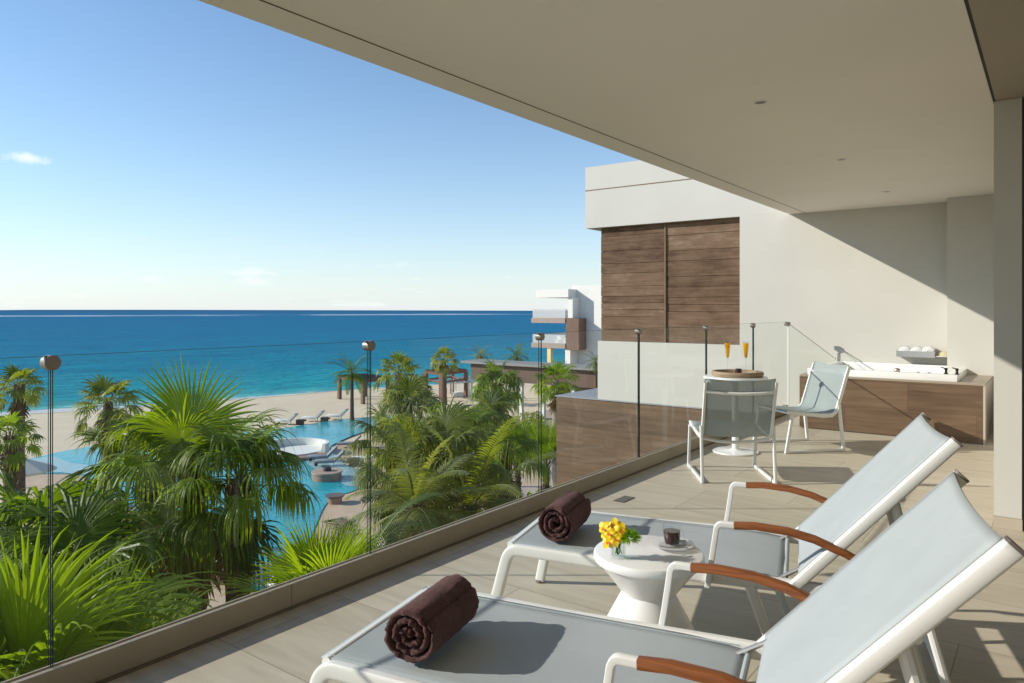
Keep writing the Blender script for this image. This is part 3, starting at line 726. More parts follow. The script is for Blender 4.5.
b.build('deck_top', plain('deck_stone', (.33, .27, .20), .45, .06, 6), t)
b = MB(); iw = .09
b.box(rx0, rx1, ry0, ry0+iw, .58, .695, .008); b.box(rx0, rx1, ry1-iw*.7, ry1, .58, .695, .008)
b.box(rx0, rx0+iw, ry0+iw+.001, ry1-iw*.7-.001, .58, .6945, .006); b.box(rx1-iw, rx1, ry0+iw+.001, ry1-iw*.7-.001, .58, .6945, .006)
b.build('rim', M['white_lacquer'], t, SM)
b = MB(); ia, ib, ja, jb = rx0+iw, rx1-iw, ry0+iw, ry1-iw*.7
V = [(ia, ja, .66), (ib, ja, .66), (ib, jb, .66), (ia, jb, .66), (ia+.12, ja+.1, .15), (ib-.12, ja+.1, .15), (ib-.12, jb-.1, .15), (ia+.12, jb-.1, .15)]
b.add(V, [(0, 4, 5, 1), (1, 5, 6, 2), (2, 6, 7, 3), (3, 7, 4, 0), (4, 7, 6, 5)]); b.build('basin', M['white_lacquer'], t, SM)
br = plain('black_brass', (.025, .022, .02), .25, .1, 30, 0, metal=.4)
for px in (946, 957):
    p = at_Y(px, 375, ry0+.05); b = MB(); b.lathe([(0, 0), (.020, 0), (.022, .006), (.014, .012), (.012, .04), (.016, .045), (.0165, .060), (.012, .066), (0, .066)], p.x, p.y, 20, 0, .6955)
    b.tube([(p.x, p.y, .752), (p.x-.045, p.y-.01, .766)], [.007, .0045], 8); b.build('tap', br, t, SM)
for px in (918, 929):
    p = at_Y(px, 375, ry0+.05); b = MB(); b.lathe([(0, 0), (.016, 0), (.016, .008), (.006, .012), (0, .012)], p.x, p.y, 16, 0, .6955); b.build('air_control', M['steel'], t, SM)
p = at_Y(897, 372, ry0+.06); b = MB(); bm = bmesh.new(); bmesh.ops.create_uvsphere(bm, u_segments=18, v_segments=10, radius=.034); bmesh.ops.scale(bm, vec=(1, .8, .75), verts=bm.verts); bmesh.ops.translate(bm, vec=(p.x, p.y, .712), verts=bm.verts); b.bm(bm); b.build('spout', M['steel'], t, SM)
# towel tray on the wall
p0 = at_Y(896.5, 354, YW-.17); p1 = at_Y(935, 354, YW-.17)
t = thing('towel_tray', 'grey wall tray above the tub holding white rolled towels', 'tray', ((p0.x+p1.x)/2, YW-.10, .79))
w = (p1.x-p0.x)/2; tm = plain('tray_grey', (.30, .31, .31), .5)
b = MB(); b.box(-w, w, -.095, .075, 0, .008); b.box(-w, w, -.095, -.088, .0082, .075); b.box(-w, w, .068, .075, .0082, .075); b.box(-w, -w+.007, -.0878, .0678, .0082, .075); b.box(w-.007, w, -.0878, .0678, .0082, .075)
b.build('tray_body', tm, t); b = MB(); b.box(-w*.6, w*.6, .0752, .0995, .012, .04); b.build('bracket', tm, t)
for i, (dx, lab) in enumerate(((-.115, 'white rolled towel at the left end of the wall tray'), (0, 'white rolled towel in the middle of the wall tray'), (.115, 'white rolled towel at the right end of the wall tray, slightly higher'))):
    o = None
    b = MB(); n = 70; V = []; tt = []
    for i2 in range(n+1):
        a = i2/n*3.2*2*math.pi; rr = .008+.046*(i2/n); tt.append((rr*math.cos(a), rr*math.sin(a), max(.002, rr-.0125)*math.cos(a), max(.002, rr-.0125)*math.sin(a)))
    for y in (-.085, -.08, .055, .06):
        q = .3 if abs(y) in (.085, .06) else 0
        for (ox, oz, ix, iz) in tt: V += [(ox+(ix-ox)*q*.5, y, oz+(iz-oz)*q*.5), (ix, y, iz)]
    wv = 2*(n+1); F = []
    for k_ in range(3):
        for i2 in range(n): a = k_*wv+2*i2; F += [(a, a+2, a+2+wv, a+wv), (a+1, a+1+wv, a+3+wv, a+3)]
        a = k_*wv+2*n; F.append((a, a+1, a+1+wv, a+wv))
    for i2 in range(n): F.append((2*i2, 2*i2+1, 2*i2+3, 2*i2+2)); a = 3*wv+2*i2; F.append((a+2, a+3, a+1, a))
    b.add(V, F); o = b.build('hand_towel', M['white_terry'], None, R(70), label=lab, cat='towel', group='white towels in the wall tray')
    o.location = (t.location.x+dx*w/.19, YW-.105, .79+.074+(.008 if i == 2 else 0)); o.scale = (1.32, 1, 1.15)
p = at_Y(942.5, 354, YW-.1)
b = MB(); b.lathe([(.0, .052), (.03, .050), (.062, .034), (.085, .008), (.088, 0), (0, 0)], n=28)
o = b.build('bath_sponge', plain('sponge', (.50, .44, .28), .9, .1, 30, .5, 120), None, SM, label='beige dome-shaped bath sponge on a small ledge right of the towel tray', cat='sponge'); o.location = (p.x+.02, YW-.092, .815)
b = MB(); b.box(-.10, .10, -.09, .09, -.012, -.001, .002); 
o = b.build('wall_ledge', M['stucco'], None, SM, label='small white ledge under the beige sponge on the tub wall', cat='ledge'); o.location = (p.x+.02, YW-.0925, .815)
# ================================================================== GROUND, BEACH, SEA, POOLS
ZG, ZS = -10.0, -10.28
shore = [at_z(px, py, ZS) for px, py in ((-260, 423), (-90, 419), (0, 415.5), (75, 411), (160, 405.5), (230, 400), (290, 395), (350, 389.5), (420, 385.5), (470, 382.5), (560, 378))]
d0 = (shore[0]-shore[1]).normalized(); d1 = (shore[-1]-shore[-2]).normalized()
shore = [shore[0]+d0*900, shore[0]+d0*120] + shore + [shore[-1]+d1*120, shore[-1]+d1*4000]
sn = Vector((-(shore[8]-shore[3]).y, (shore[8]-shore[3]).x, 0)).normalized()
if sn.dot(Vector((-1, .3, 0))) < 0: sn = -sn                 # points out to sea
def strip(rows, mb):
    n = len(shore); V = []
    for off, z in rows:
        for p in shore: V.append((p.x+sn.x*off, p.y+sn.y*off, z))
    mb.add(V, [(r*n+i, r*n+i+1, (r+1)*n+i+1, (r+1)*n+i) for r in range(len(rows)-1) for i in range(n-1)])
def sand():
    m, nt, p, o = nmat('sand')
    v = coords(nt); n = node(nt, 'ShaderNodeTexNoise', Scale=.35, Detail=8.0, Roughness=.6); nt.links.new(v, n.inputs['Vector'])
    n2 = node(nt, 'ShaderNodeTexNoise', Scale=2.5, Detail=6.0, Roughness=.7); nt.links.new(v, n2.inputs['Vector'])
    f = math_(nt, 'ADD', math_(nt, 'MULTIPLY', n.outputs['Fac'], .5), math_(nt, 'MULTIPLY', n2.outputs['Fac'], .5))
    c = ramp(nt, f, [(.3, (.64, .51, .35)), (.7, (.78, .645, .465))])
    sp = nt.nodes.new('ShaderNodeSeparateXYZ'); g = nt.nodes.new('ShaderNodeNewGeometry'); nt.links.new(g.outputs['Position'], sp.inputs[0])
    wet = nt.nodes.new('ShaderNodeMapRange'); nt.links.new(sp.outputs[2], wet.inputs[0])
    wet.inputs[1].default_value = ZS+.02; wet.inputs[2].default_value = ZS+.14; wet.inputs[3].default_value = 1; wet.inputs[4].default_value = 0
    c = mix(nt, math_(nt, 'MULTIPLY', wet.outputs[0], .55), c, (.27, .21, .14))
    nt.links.new(c, p.inputs['Base Color']); p.inputs['Roughness'].default_value = .9; p.inputs['Specular IOR Level'].default_value = .2
    bump(nt, p, n2.outputs['Fac'], .5, .12); return m
b = MB(); strip([(-6000, ZG), (-300, ZG), (-60, ZG), (-12, ZG), (-3, ZG-.12), (0, ZS), (4, ZS-.25), (30, ZS-1.2), (300, ZS-6), (40000, ZS-9)], b)
structure('ground', b, sand(), R(180))
def sea_mat():
    m, nt, p, o = nmat('sea_water')
    g = nt.nodes.new('ShaderNodeNewGeometry')
    mp = nt.nodes.new('ShaderNodeVectorMath'); mp.operation = 'DOT_PRODUCT'; nt.links.new(g.outputs['Position'], mp.inputs[0]); mp.inputs[1].default_value = sn
    off = shore[6].dot(sn)
    dist = math_(nt, 'SUBTRACT', mp.outputs['Value'], off)
    # patches of sea grass and sand under the water, stretched along the shore
    rot = math.atan2(sn.y, sn.x)
    mpp = nt.nodes.new('ShaderNodeMapping'); mpp.vector_type = 'POINT'; mpp.inputs['Rotation'].default_value = (0, 0, -rot); nt.links.new(g.outputs['Position'], mpp.inputs[0])
    ms = nt.nodes.new('ShaderNodeMapping'); ms.inputs['Scale'].default_value = (.035, .012, 1); nt.links.new(mpp.outputs[0], ms.inputs[0])
    n = node(nt, 'ShaderNodeTexNoise', Scale=1.0, Detail=5.0, Roughness=.6, Distortion=.5); nt.links.new(ms.outputs[0], n.inputs['Vector'])
    lg = math_(nt, 'LOGARITHM', math_(nt, 'MAXIMUM', math_(nt, 'ADD', dist, 6.0), 1.0), 10.0)
    lg2 = math_(nt, 'ADD', lg, math_(nt, 'MULTIPLY_ADD', n.outputs['Fac'], .75, -.375))
    f = math_(nt, 'DIVIDE', lg2, 4.0)
    c = ramp(nt, f, [(.16, (.46, .58, .50)), (.23, (.13, .47, .46)), (.33, (.010, .33, .39)), (.46, (.002, .23, .35)), (.60, (.001, .175, .32)), (.80, (.001, .145, .295)), (.96, (.001, .10, .235))])
    fr1 = nt.nodes.new('ShaderNodeMapping'); fr1.inputs['Scale'].default_value = (.30, .05, 1); nt.links.new(mpp.outputs[0], fr1.inputs[0])
    fn1 = node(nt, 'ShaderNodeTexNoise', Scale=1.0, Detail=7.0, Roughness=.7, Distortion=.4); nt.links.new(fr1.outputs[0], fn1.inputs['Vector'])
    c = mix(nt, 1.0, c, ramp(nt, fn1.outputs['Fac'], [(.30, (.62, .68, .74)), (.5, (1, 1, 1)), (.72, (1.5, 1.32, 1.2))]), 'MULTIPLY')      # lighter and darker wind-ripple streaks put into the water colour
    # foam: at the waterline, and the reef line far out
    fm = nt.nodes.new('ShaderNodeMapping'); fm.inputs['Scale'].default_value = (.5, .06, 1); nt.links.new(mpp.outputs[0], fm.inputs[0])
    fn = node(nt, 'ShaderNodeTexNoise', Scale=1.0, Detail=6.0, Roughness=.65); nt.links.new(fm.outputs[0], fn.inputs['Vector'])
    near = math_(nt, 'MULTIPLY', math_(nt, 'LESS_THAN', dist, 5.5), math_(nt, 'GREATER_THAN', math_(nt, 'SUBTRACT', fn.outputs['Fac'], math_(nt, 'MULTIPLY', math_(nt, 'ABSOLUTE', dist), .045)), .36))
    rm = nt.nodes.new('ShaderNodeMapping'); rm.inputs['Scale'].default_value = (.01, .0022, 1); nt.links.new(mpp.outputs[0], rm.inputs[0])
    rn = node(nt, 'ShaderNodeTexNoise', Scale=1.0, Detail=4.0, Roughness=.6); nt.links.new(rm.outputs[0], rn.inputs['Vector'])
    band = math_(nt, 'LESS_THAN', math_(nt, 'ABSOLUTE', math_(nt, 'SUBTRACT', dist, 1500.0)), 150.0)
    reef = math_(nt, 'MULTIPLY', band, math_(nt, 'GREATER_THAN', rn.outputs['Fac'], .475))
    foam = math_(nt, 'MINIMUM', math_(nt, 'ADD', near, math_(nt, 'MULTIPLY', reef, .9)), 1.0)
    c = mix(nt, foam, c, (.72, .74, .72))
    nt.links.new(c, p.inputs['Base Color']); p.inputs['Roughness'].default_value = 1.0; p.inputs['Specular IOR Level'].default_value = 0.0
    gl = node(nt, 'ShaderNodeBsdfGlossy', Roughness=.10); mxs = nt.nodes.new('ShaderNodeMixShader'); fz = node(nt, 'ShaderNodeFresnel', IOR=1.33); nt.links.new(math_(nt, 'MINIMUM', fz.outputs[0], .08), mxs.inputs[0])
    nt.links.new(p.outputs[0], mxs.inputs[1]); nt.links.new(gl.outputs[0], mxs.inputs[2]); nt.links.new(mxs.outputs[0], o.inputs['Surface'])
    w1 = nt.nodes.new('ShaderNodeMapping'); w1.inputs['Scale'].default_value = (.9, .35, 1); nt.links.new(mpp.outputs[0], w1.inputs[0])
    a = node(nt, 'ShaderNodeTexNoise', Scale=.55, Detail=7.0, Roughness=.62, Distortion=.3); nt.links.new(w1.outputs[0], a.inputs['Vector'])
    bump(nt, p, a.outputs['Fac'], 1.0, 1.6); nt.links.new(p.inputs['Normal'].links[0].from_socket, gl.inputs['Normal']); nt.links.new(p.inputs['Normal'].links[0].from_socket, fz.inputs['Normal'])
    return m
b = MB(); strip([(-2.5, ZS), (60, ZS), (400, ZS), (3000, ZS), (40000, ZS)], b); structure('sea', b, sea_mat())

def poly(pix, z=ZG, n=5): return smoothpoly([at_z(x, y, z) for x, y in pix], n)
def flat(name, pts, z, mat, **kw):
    b = MB(); b.add([(p[0], p[1], z) for p in pts], [tuple(range(len(pts)))]); o = b.build(name, mat); tag(o, kind='structure'); return o
def soil():
    m, nt, p, o = nmat('planted_soil'); v = coords(nt); n = node(nt, 'ShaderNodeTexNoise', Scale=1.2, Detail=8.0, Roughness=.7); nt.links.new(v, n.inputs['Vector'])
    nt.links.new(ramp(nt, n.outputs['Fac'], [(.35, (.10, .075, .045)), (.5, (.06, .075, .025)), (.65, (.045, .095, .02))]), p.inputs['Base Color']); p.inputs['Roughness'].default_value = .95
    bump(nt, p, n.outputs['Fac'], .8, .1); return m
flat('garden_bed', [(-3.1, -40), (-3.1, 44), (-17, 47), (-24, 40), (-25, 30), (-19.5, 22), (-19, 14), (-23, 6), (-30, -4), (-36, -30)], ZG+.03, soil())
deck = plain('pool_deck', (.55, .40, .27), .8, .1, .8, .3, 6)
flat('pool_deck', poly([(300, 452), (345, 444), (372, 438), (410, 434), (440, 440), (470, 452), (520, 466), (560, 480), (560, 500), (500, 505), (430, 520), (372, 540), (330, 580), (300, 610), (200, 640), (120, 600), (60, 520), (20, 480), (60, 462), (160, 452)]), ZG+.06, deck)
def pool_mat(name, c0, c1, sc_=.22):
    m, nt, p, o = nmat(name); v = coords(nt)
    n = node(nt, 'ShaderNodeTexNoise', Scale=sc_, Detail=3.0); nt.links.new(v, n.inputs['Vector'])
    nt.links.new(ramp(nt, n.outputs['Fac'], [(.35, c0), (.65, c1)]), p.inputs['Base Color'])
    p.inputs['Roughness'].default_value = .06; p.inputs['IOR'].default_value = 1.33; p.inputs['Specular IOR Level'].default_value = .3
    w = node(nt, 'ShaderNodeTexNoise', Scale=2.2, Detail=4.0, Distortion=.6); nt.links.new(v, w.inputs['Vector']); bump(nt, p, w.outputs['Fac'], .35, .10); return m
pw = pool_mat('pool_water', (.012, .29, .36), (.03, .40, .45))
ps = pool_mat('pool_shelf_water', (.27, .42, .42), (.34, .48, .47))
flat('pool_water', poly([(-40, 466), (25, 460.5), (55, 454), (95, 447), (150, 441), (243, 433), (290, 428), (335, 421), (372, 417.5), (396, 415.5), (402, 420), (388, 426), (360, 434), (338, 443), (330, 449), (333, 456), (346, 466), (366, 474), (370, 484), (352, 493), (338, 497), (326, 506), (318, 522), (308, 548), (300, 576), (284, 590), (240, 592), (205, 570), (178, 545), (140, 515), (105, 494), (85, 478), (50, 475), (-30, 478)]), ZG+.10, pw)
flat('pool_shelf', poly([(305, 456), (318, 454), (336, 456), (345, 466), (364, 474), (366, 484), (350, 488), (336, 482), (322, 474), (308, 466)]), ZG+.115, ps)
flat('pool_shallows', poly([(-30, 470), (28, 461.5), (52, 458), (70, 464), (92, 468), (84, 476), (50, 473.5), (-20, 476)]), ZG+.115, ps)
flat('pool_step', poly([(252, 572), (270, 566), (296, 574), (300, 584), (280, 590), (250, 586)]), ZG+.115, ps)

stone_w = plain('white_render', (.76, .74, .68), .8, .03, 2)
stone_b = plain('terracotta_stone', (.30, .19, .14), .75, .12, 2, .2, 10)
stone_t = plain('tan_stone', (.42, .30, .22), .8, .1, 2, .2, 10)
# round islands
def island(name, px, py, r, h, label, cat):
    c = at_z(px, py, ZG+.1); t = thing(name, label, cat, (c.x, c.y, ZG+.1))
    b = MB(); b.lathe([(r, -.3), (r, h-.10)], n=40); b.build('ring_wall', stone_b, t, SM)
    b = MB(); b.lathe([(r+.001, h-.10), (r+.06, h-.10), (r+.06, h), (0, h+.002)], n=40); b.build('cap', stone_t, t, SM); return t, c
t, c = island('fire_pit', 327, 479, .95, .55, 'round terracotta stone island in the middle of the pool', 'island')
b = MB(); b.lathe([(0, 0), (.22, 0), (.30, .08), (.26, .22), (.12, .30), (0, .30)], n=20); o = b.build('stone_bowl', M['dark'], None, SM, label='dark bowl standing on the round island in the pool', cat='bowl'); o.location = (c.x, c.y, ZG+.1+.553)
t, c = island('planter_island', 229, 575, 1.05, .9, 'round stone planter at the pool edge behind the palm trunks', 'planter')
# white curved wall
c = at_z(294, 453.5, ZG+.1); t = thing('curved_bench', 'white curved wall around a sunken seat beside the infinity pool', 'bench', (c.x, c.y, ZG+.1), R(36))
b = MB(); n = 30; V = []; rx, ry = 2.7, 2.2
for i in range(n+1):
    a = R(-15) + i/n*R(205)
    for (q, z) in ((1, -.2), (1, .85), (.90, .85), (.90, -.2)): V.append((rx*q*math.cos(a), ry*q*math.sin(a), z))
b.add(V, [(i*4+j, i*4+(j+1) % 4, (i+1)*4+(j+1) % 4, (i+1)*4+j) for i in range(n) for j in range(4)] + [(0, 1, 2, 3), (n*4+3, n*4+2, n*4+1, n*4)])
b.build('wall', stone_w, t, SM)
b = MB(); b.lathe([(0, .30), (2.1, .30), (2.1, .0)], n=40); b.build('seat', stone_w, t, SM)
b = MB(); b.prism([(3.0*math.cos(R(a)), -.2+2.9*math.sin(R(a))) for a in range(-170, -5, 8)], -.2, .22); b.build('step', stone_b, t)

# ---- small furniture by the pool and on the beach
lo_w = plain('beach_sling', (.74, .72, .67), .7); lo_g = plain('grey_sling', (.23, .25, .26), .7)
def beach_lounger(label, px, py, rz, mat, group, z=ZG, s=1.15):
    c = at_z(px, py, z); t = thing('beach_lounger', label, 'sun lounger', (c.x, c.y, z), rz, group)
    b = MB(); b.box(-.95, .35, -.36, .36, .26, .43, .03); b.build('seat', mat, t, SM)
    b = MB(); b.add([(.36, -.36, .27), (1.0, -.36, .88), (.90, -.36, .98), (.30, -.36, .42), (.36, .36, .27), (1.0, .36, .88), (.90, .36, .98), (.30, .36, .42)], [(0,1,2,3), (7,6,5,4), (0,4,5,1), (1,5,6,2), (2,6,7,3), (3,7,4,0)]); b.build('backrest', mat, t)
    for x in (-.85, .3):
        for y in (-.29, .29):
            b = MB(); b.box(x-.025, x+.025, y-.025, y+.025, 0.003, .259); b.build('leg', M['white_metal'], t)
    t.scale = (s, s, s); return t
beach_lounger('pale beach lounger on the sand at the pool edge, left one of the pair', 313, 421.5, R(28), lo_w, 'beach loungers on the sand')
beach_lounger('pale beach lounger on the sand next to the tall coconut palm', 337, 419.5, R(28), lo_w, 'beach loungers on the sand')
beach_lounger('pale beach lounger on the sand farthest left, half behind palm leaves', 286, 424.5, R(28), lo_w, 'beach loungers on the sand')
for px, py, lab in ((300, 424.5, 'dark cube side table left of the two beach loungers'), (324.5, 422, 'dark cube side table between the two beach loungers')):
    c = at_z(px, py, ZG); t = thing('cube_table', lab, 'side table', (c.x, c.y, ZG), R(28), 'dark cube tables on the sand')
    b = MB(); b.box(-.30, .30, -.30, .30, .004, .46, .01); b.build('body', M['dark'], t); b = MB(); b.box(-.31, .31, -.31, .31, .461, .50, .01); b.build('top', plain('dark_top', (.08, .06, .05), .4), t)
for px, py, lab in ((306.5, 420.5, 'dark rolled towel on the left beach lounger'), (330.5, 418.5, 'dark rolled towel on the right beach lounger'), (280.3, 423.4, 'dark rolled towel on the beach lounger farthest left')):
    c = at_z(px, py+1.2, ZG+.34); b = MB(); b.tube([(-.2, -.25, .10), (-.2, .25, .10)], .095, 14)
    o = b.build('beach_towel', M['terry'], None, SM, label=lab, cat='towel', group='dark towels on the beach loungers'); o.location = (c.x, c.y, ZG+.35); o.rotation_euler = (0, 0, R(28))
beach_lounger('grey lounger standing in the shallow pool shelf, the farther one', 322, 461.5, R(52), lo_g, 'grey loungers in the pool', ZG+.1, 1.1)
beach_lounger('grey lounger standing in the shallow pool shelf beside the round island', 329, 466, R(52), lo_g, 'grey loungers in the pool', ZG+.1, 1.1)
for px, py, lab in ((310.5, 460.5, 'dark towel on the foot of the farther pool lounger'), (316, 465.5, 'dark towel on the foot of the pool lounger beside the round island')):
    c = at_z(px, py, ZG+.5); b = MB(); b.tube([(0, -.24, .12), (0, .24, .12)], .115, 14); o = b.build('pool_towel', M['terry'], None, SM, label=lab, cat='towel', group='dark towels on the pool loungers'); o.location = (c.x, c.y, ZG+.49); o.rotation_euler = (0, 0, R(52))
beach_lounger('white lounger on the tan pool deck right of the round island', 366, 463, R(40), lo_w, 'loungers on the pool deck', ZG+.06, 1.1)
beach_lounger('grey lounger on the pool deck point behind the palms', 349, 447.5, R(40), lo_g, 'loungers on the pool deck', ZG+.06, 1.0)
for px, py, r, lab in ((354, 465, .5, 'low round terracotta table on the tan pool deck'), (335, 503, .55, 'low dark round table at the lower pool edge')):
    c = at_z(px, py, ZG+.06); t = thing('round_table', lab, 'table', (c.x, c.y, ZG+.06)); b = MB(); b.lathe([(r*.7, 0), (r*.8, .4)], n=24); b.build('base', stone_b, t, SM)
    b = MB(); b.lathe([(0, .48), (r, .48), (r, .41), (0, .41)], n=24); b.build('top', plain('table_top_dark', (.14, .08, .06), .4), t, SM)
def parasol(label, px, py, d, r, mat):
    c = at_d(px, py, d); t = thing('parasol', label, 'parasol', (c.x, c.y, ZG))
    h = c.z-ZG; b = MB(); n = 8; V = [(0, 0, h)] + [(r*math.cos(2*math.pi*i/n+.3), r*math.sin(2*math.pi*i/n+.3), h-r*.40) for i in range(n)] + [(r*math.cos(2*math.pi*i/n+.3)*.99, r*math.sin(2*math.pi*i/n+.3)*.99, h-r*.40-.14) for i in range(n)]
    b.add(V, [(0, 1+i, 1+(i+1) % n) for i in range(n)] + [(1+i, 1+n+i, 1+n+(i+1) % n, 1+(i+1) % n) for i in range(n)])
    b.build('canopy', mat, t); b = MB(); b.tube([(0, 0, 0.03), (0, 0, h-.01)], .03, 10); b.build('pole', M['white_metal'], t); b = MB(); b.lathe([(0, .0), (.3, .0), (.3, .06), (0, .07)], n=20); b.build('base', stone_w, t); return t
canv = plain('canvas', (.62, .57, .48), .85, .03, 2)
parasol('beige parasol on the pool terrace at the far left', 20, 457, 40, 1.75, canv)
parasol('white parasol below the balcony, half hidden by young palm leaves', 301, 566, 24.5, 1.15, plain('canvas_white', (.80, .78, .74), .85, .02, 2))

# ---- pergolas and cabana on the beach
tim = plain('pergola_timber', (.20, .085, .055), .7, .15, 3); tim2 = plain('pergola_dark', (.16, .10, .07), .7, .15, 3)
def pergola(name, label, corners, h, mat, slats, rim, flatroof=False):
    P = [at_z(x, y, ZG) for x, y in corners]; cx = sum(p.x for p in P)/4; cy = sum(p.y for p in P)/4
    t = thing(name, label, 'pergola', (cx, cy, ZG)); L = [(p.x-cx, p.y-cy) for p in P]
    for x, y in L:
        b = MB(); b.box(x-.20, x+.20, y-.20, y+.20, 0, h); b.build('post', mat, t)
    if rim:
        b = MB()
        for i in range(4):
            for zz in ([h-.02, h-1.0] if rim == 2 else [h-.02]): b.tube([(*L[i], zz), (*L[(i+1) % 4], zz)], .13, 6)
        b.build('beam_frame', mat, t)
    b = MB(); a, c_, d, e = [Vector((x, y, 0))*1.10 for x, y in L]
    for i in range(slats):
        u = (i+.5)/slats; p = a.lerp(c_, u); q = e.lerp(d, u); b.tube([(p.x, p.y, h+.2), (q.x, q.y, h+.2)], .13 if not flatroof else .16, 5)
    b.build('roof_slats', mat, t); return t
pergola('pergola', 'dark timber pergola on the beach behind the coconut palm', ((339.5, 399), (363, 404), (388, 401), (365, 396.5)), 2.7, tim2, 16, 1)
pergola('beach_frame', 'reddish timber frame pavilion on the beach behind a palm', ((426, 397.5), (441, 401), (466, 397), (452, 394)), 3.3, tim, 8, 2)
p = at_z(462, 396, ZG); t = thing('cabana', 'small white cabana tent on the beach right of the timber pavilion', 'cabana', (p.x, p.y, ZG), R(30))
for x in (-1.1, 1.1):
    for y in (-1.1, 1.1):
        b = MB(); b.box(x-.12, x+.12, y-.12, y+.12, 0, 1.9); b.build('post', stone_w, t)
b = MB(); V = [(-1.5, -1.5, 1.9), (1.5, -1.5, 1.9), (1.5, 1.5, 1.9), (-1.5, 1.5, 1.9), (-.7, -.7, 2.5), (.7, -.7, 2.5), (.7, .7, 2.5), (-.7, .7, 2.5)]; b.add(V, [(0,1,5,4), (1,2,6,5), (2,3,7,6), (3,0,4,7), (4,5,6,7), (3,2,1,0)]); b.build('roof', stone_w, t)
b = MB(); b.box(-1.0, 1.0, -.9, .9, .01, .55, .05); b.build('daybed', stone_w, t)

# ---- low restaurant and the far hotel wing
brn = plain('brown_fascia', (.125, .070, .048), .7, .12, .6); grey = plain('grey_roof', (.25, .24, .23), .8, .06, .5)
xa, xb = at_Y(468.5, 360, 55).x, -22.0
t = thing('restaurant', 'long low restaurant with a flat grey roof and brown fascia', 'building', (xa, 55, ZG))
H = lambda y, d=72: EYE-(y-HOR)/FPX*d - ZG
b = MB(); b.box(0, xb-xa, -1.2, 2.0, H(362.2), H(360), .0); b.build('roof', grey, t)
b = MB(); b.box(.9, xb-xa-.2, -.7, 1.9, H(378), H(362.2)-.004); b.build('fascia', brn, t)
b = MB(); b.box(9, xb-xa-.3, 2.6, 12.5, 0.01, H(378)-.01); b.box(.95+2, 8.99, 12.0, 12.4, 0.01, 1.0); b.build('wall', plain('restaurant_wall', (.20, .13, .10), .8, .15, .4), t)
for px in (523, 545, 575):
    x = at_Y(px, 385, 55.2).x - xa
    b = MB(); b.box(x-.16, x+.16, -.2, .12, .01, H(378)-.005); b.build('column', stone_w, t)
x = at_Y(519.5, 385, 55.2).x - xa; b = MB(); b.box(x-.14, x+.10, .2, .5, .01, H(378)-.005); b.build('dark_column', brn, t)
flat('restaurant_terrace', [(xa+1, 40), (-24, 40), (-22, 68), (xa+1, 68)], ZG+.05, plain('terrace_stone', (.40, .31, .24), .8, .1, .7, .2, 6))
# terrace seating
for i, (px, py, lab) in enumerate(((533, 426, 'white armchair on the restaurant terrace in front of the wooden table'), (540, 419, 'white armchair on the restaurant terrace farther back'), (537, 441, 'white armchair on the restaurant terrace nearest the shrubs'))):
    c = at_z(px, py, ZG+.05); t = thing('terrace_armchair', lab, 'armchair', (c.x, c.y, ZG+.05), R(120), 'white armchairs on the restaurant terrace')
    b = MB(); b.box(-.4, .4, -.4, .4, .15, .42, .04); b.build('seat', stone_w, t, SM); b = MB(); b.box(-.4, .4, .3, .44, .4225, .95, .04); b.build('backrest', stone_w, t, SM)
    for s in (-1, 1):
        b = MB(); b.box(min(s*.41, s*.52), max(s*.41, s*.52), -.4, .44, .004, .64, .02); b.build('armrest', stone_w, t, SM)
c = at_z(518, 432, ZG+.05); t = thing('terrace_table', 'light wooden table on the restaurant terrace beside the white armchairs', 'table', (c.x, c.y, ZG+.05), R(10))
b = MB(); b.box(-.75, .75, -.5, .5, 1.0, 1.08, .01); b.build('top', plain('terrace_wood', (.50, .30, .17), .6, .1, 3), t)
b = MB(); b.box(-.7, .7, -.45, .45, .45, .99); b.build('apron', plain('terrace_wood_dark', (.36, .21, .12), .6, .1, 3), t)
for s in (-.55, .55):
    b = MB(); b.box(s-.08, s+.08, -.3, .3, .004, .449); b.build('leg', M['dark'], t)

t = thing('hotel_wing', 'white hotel wing with stacked glass balconies far behind the restaurant', 'building', (-45, 72, ZG))
def hx(px, Y=72): return at_Y(px, 310, Y).x + 45
def hz(py, d=86): return EYE-(py-HOR)/FPX*d - ZG
b = MB(); b.box(hx(567), 16, 1.2, 20, 0, hz(285.5)); b.build('wall', stone_w, t)
b = MB(); b.box(hx(538.5), hx(571), -.6, 8, hz(297.5), hz(289.5)); b.build('roof', stone_w, t)
b = MB(); b.box(hx(569.5), hx(580.5), -.4, 1.19, hz(297.5)-7.1, hz(297.5)-3.55 + 3.5); 
b.v = []; b.f = []; b.m = []; b.t = []
b.box(hx(568), hx(581), -.5, 1.195, hz(349), hz(318)); b.build('wood_box', plain('wing_wood', (.17, .10, .07), .7, .15, .8), t)
b = MB(); b.box(hx(569), hx(574), -.3, 1.19, hz(317.8), hz(297.7)); b.build('upper_wall', stone_w, t)
pl = plain('slab_soffit', (.36, .28, .23), .8, .05, 1)
for k_, (ya, yb_) in enumerate(((323, 318), (348, 343.3))):
    b = MB(); b.box(hx(534), hx(567.8), -.6, 8, hz(ya), hz(yb_)); b.build('balcony_slab', pl, t)
    b = MB(); z0 = hz(yb_)+.004; b.box(hx(535), hx(567.5), -.5, -.47, z0, z0+1.05); b.box(hx(535), hx(535)+.03, -.469, 7.6, z0, z0+1.05); b.build('balcony_glass', M['saucer'], t)
    for i in range(2 if k_ else 0):
        x = hx(552+i*8); b = MB(); b.box(x-.3, x+.3, 1.0, 1.6, z0+.3, z0+.38, .02); b.box(x-.3, x+.3, 1.62, 1.68, z0+.3, z0+.85, .02); b.box(x-.25, x+.25, 1.1, 1.5, z0, z0+.299); b.build('balcony_chair', stone_w, t, SM)
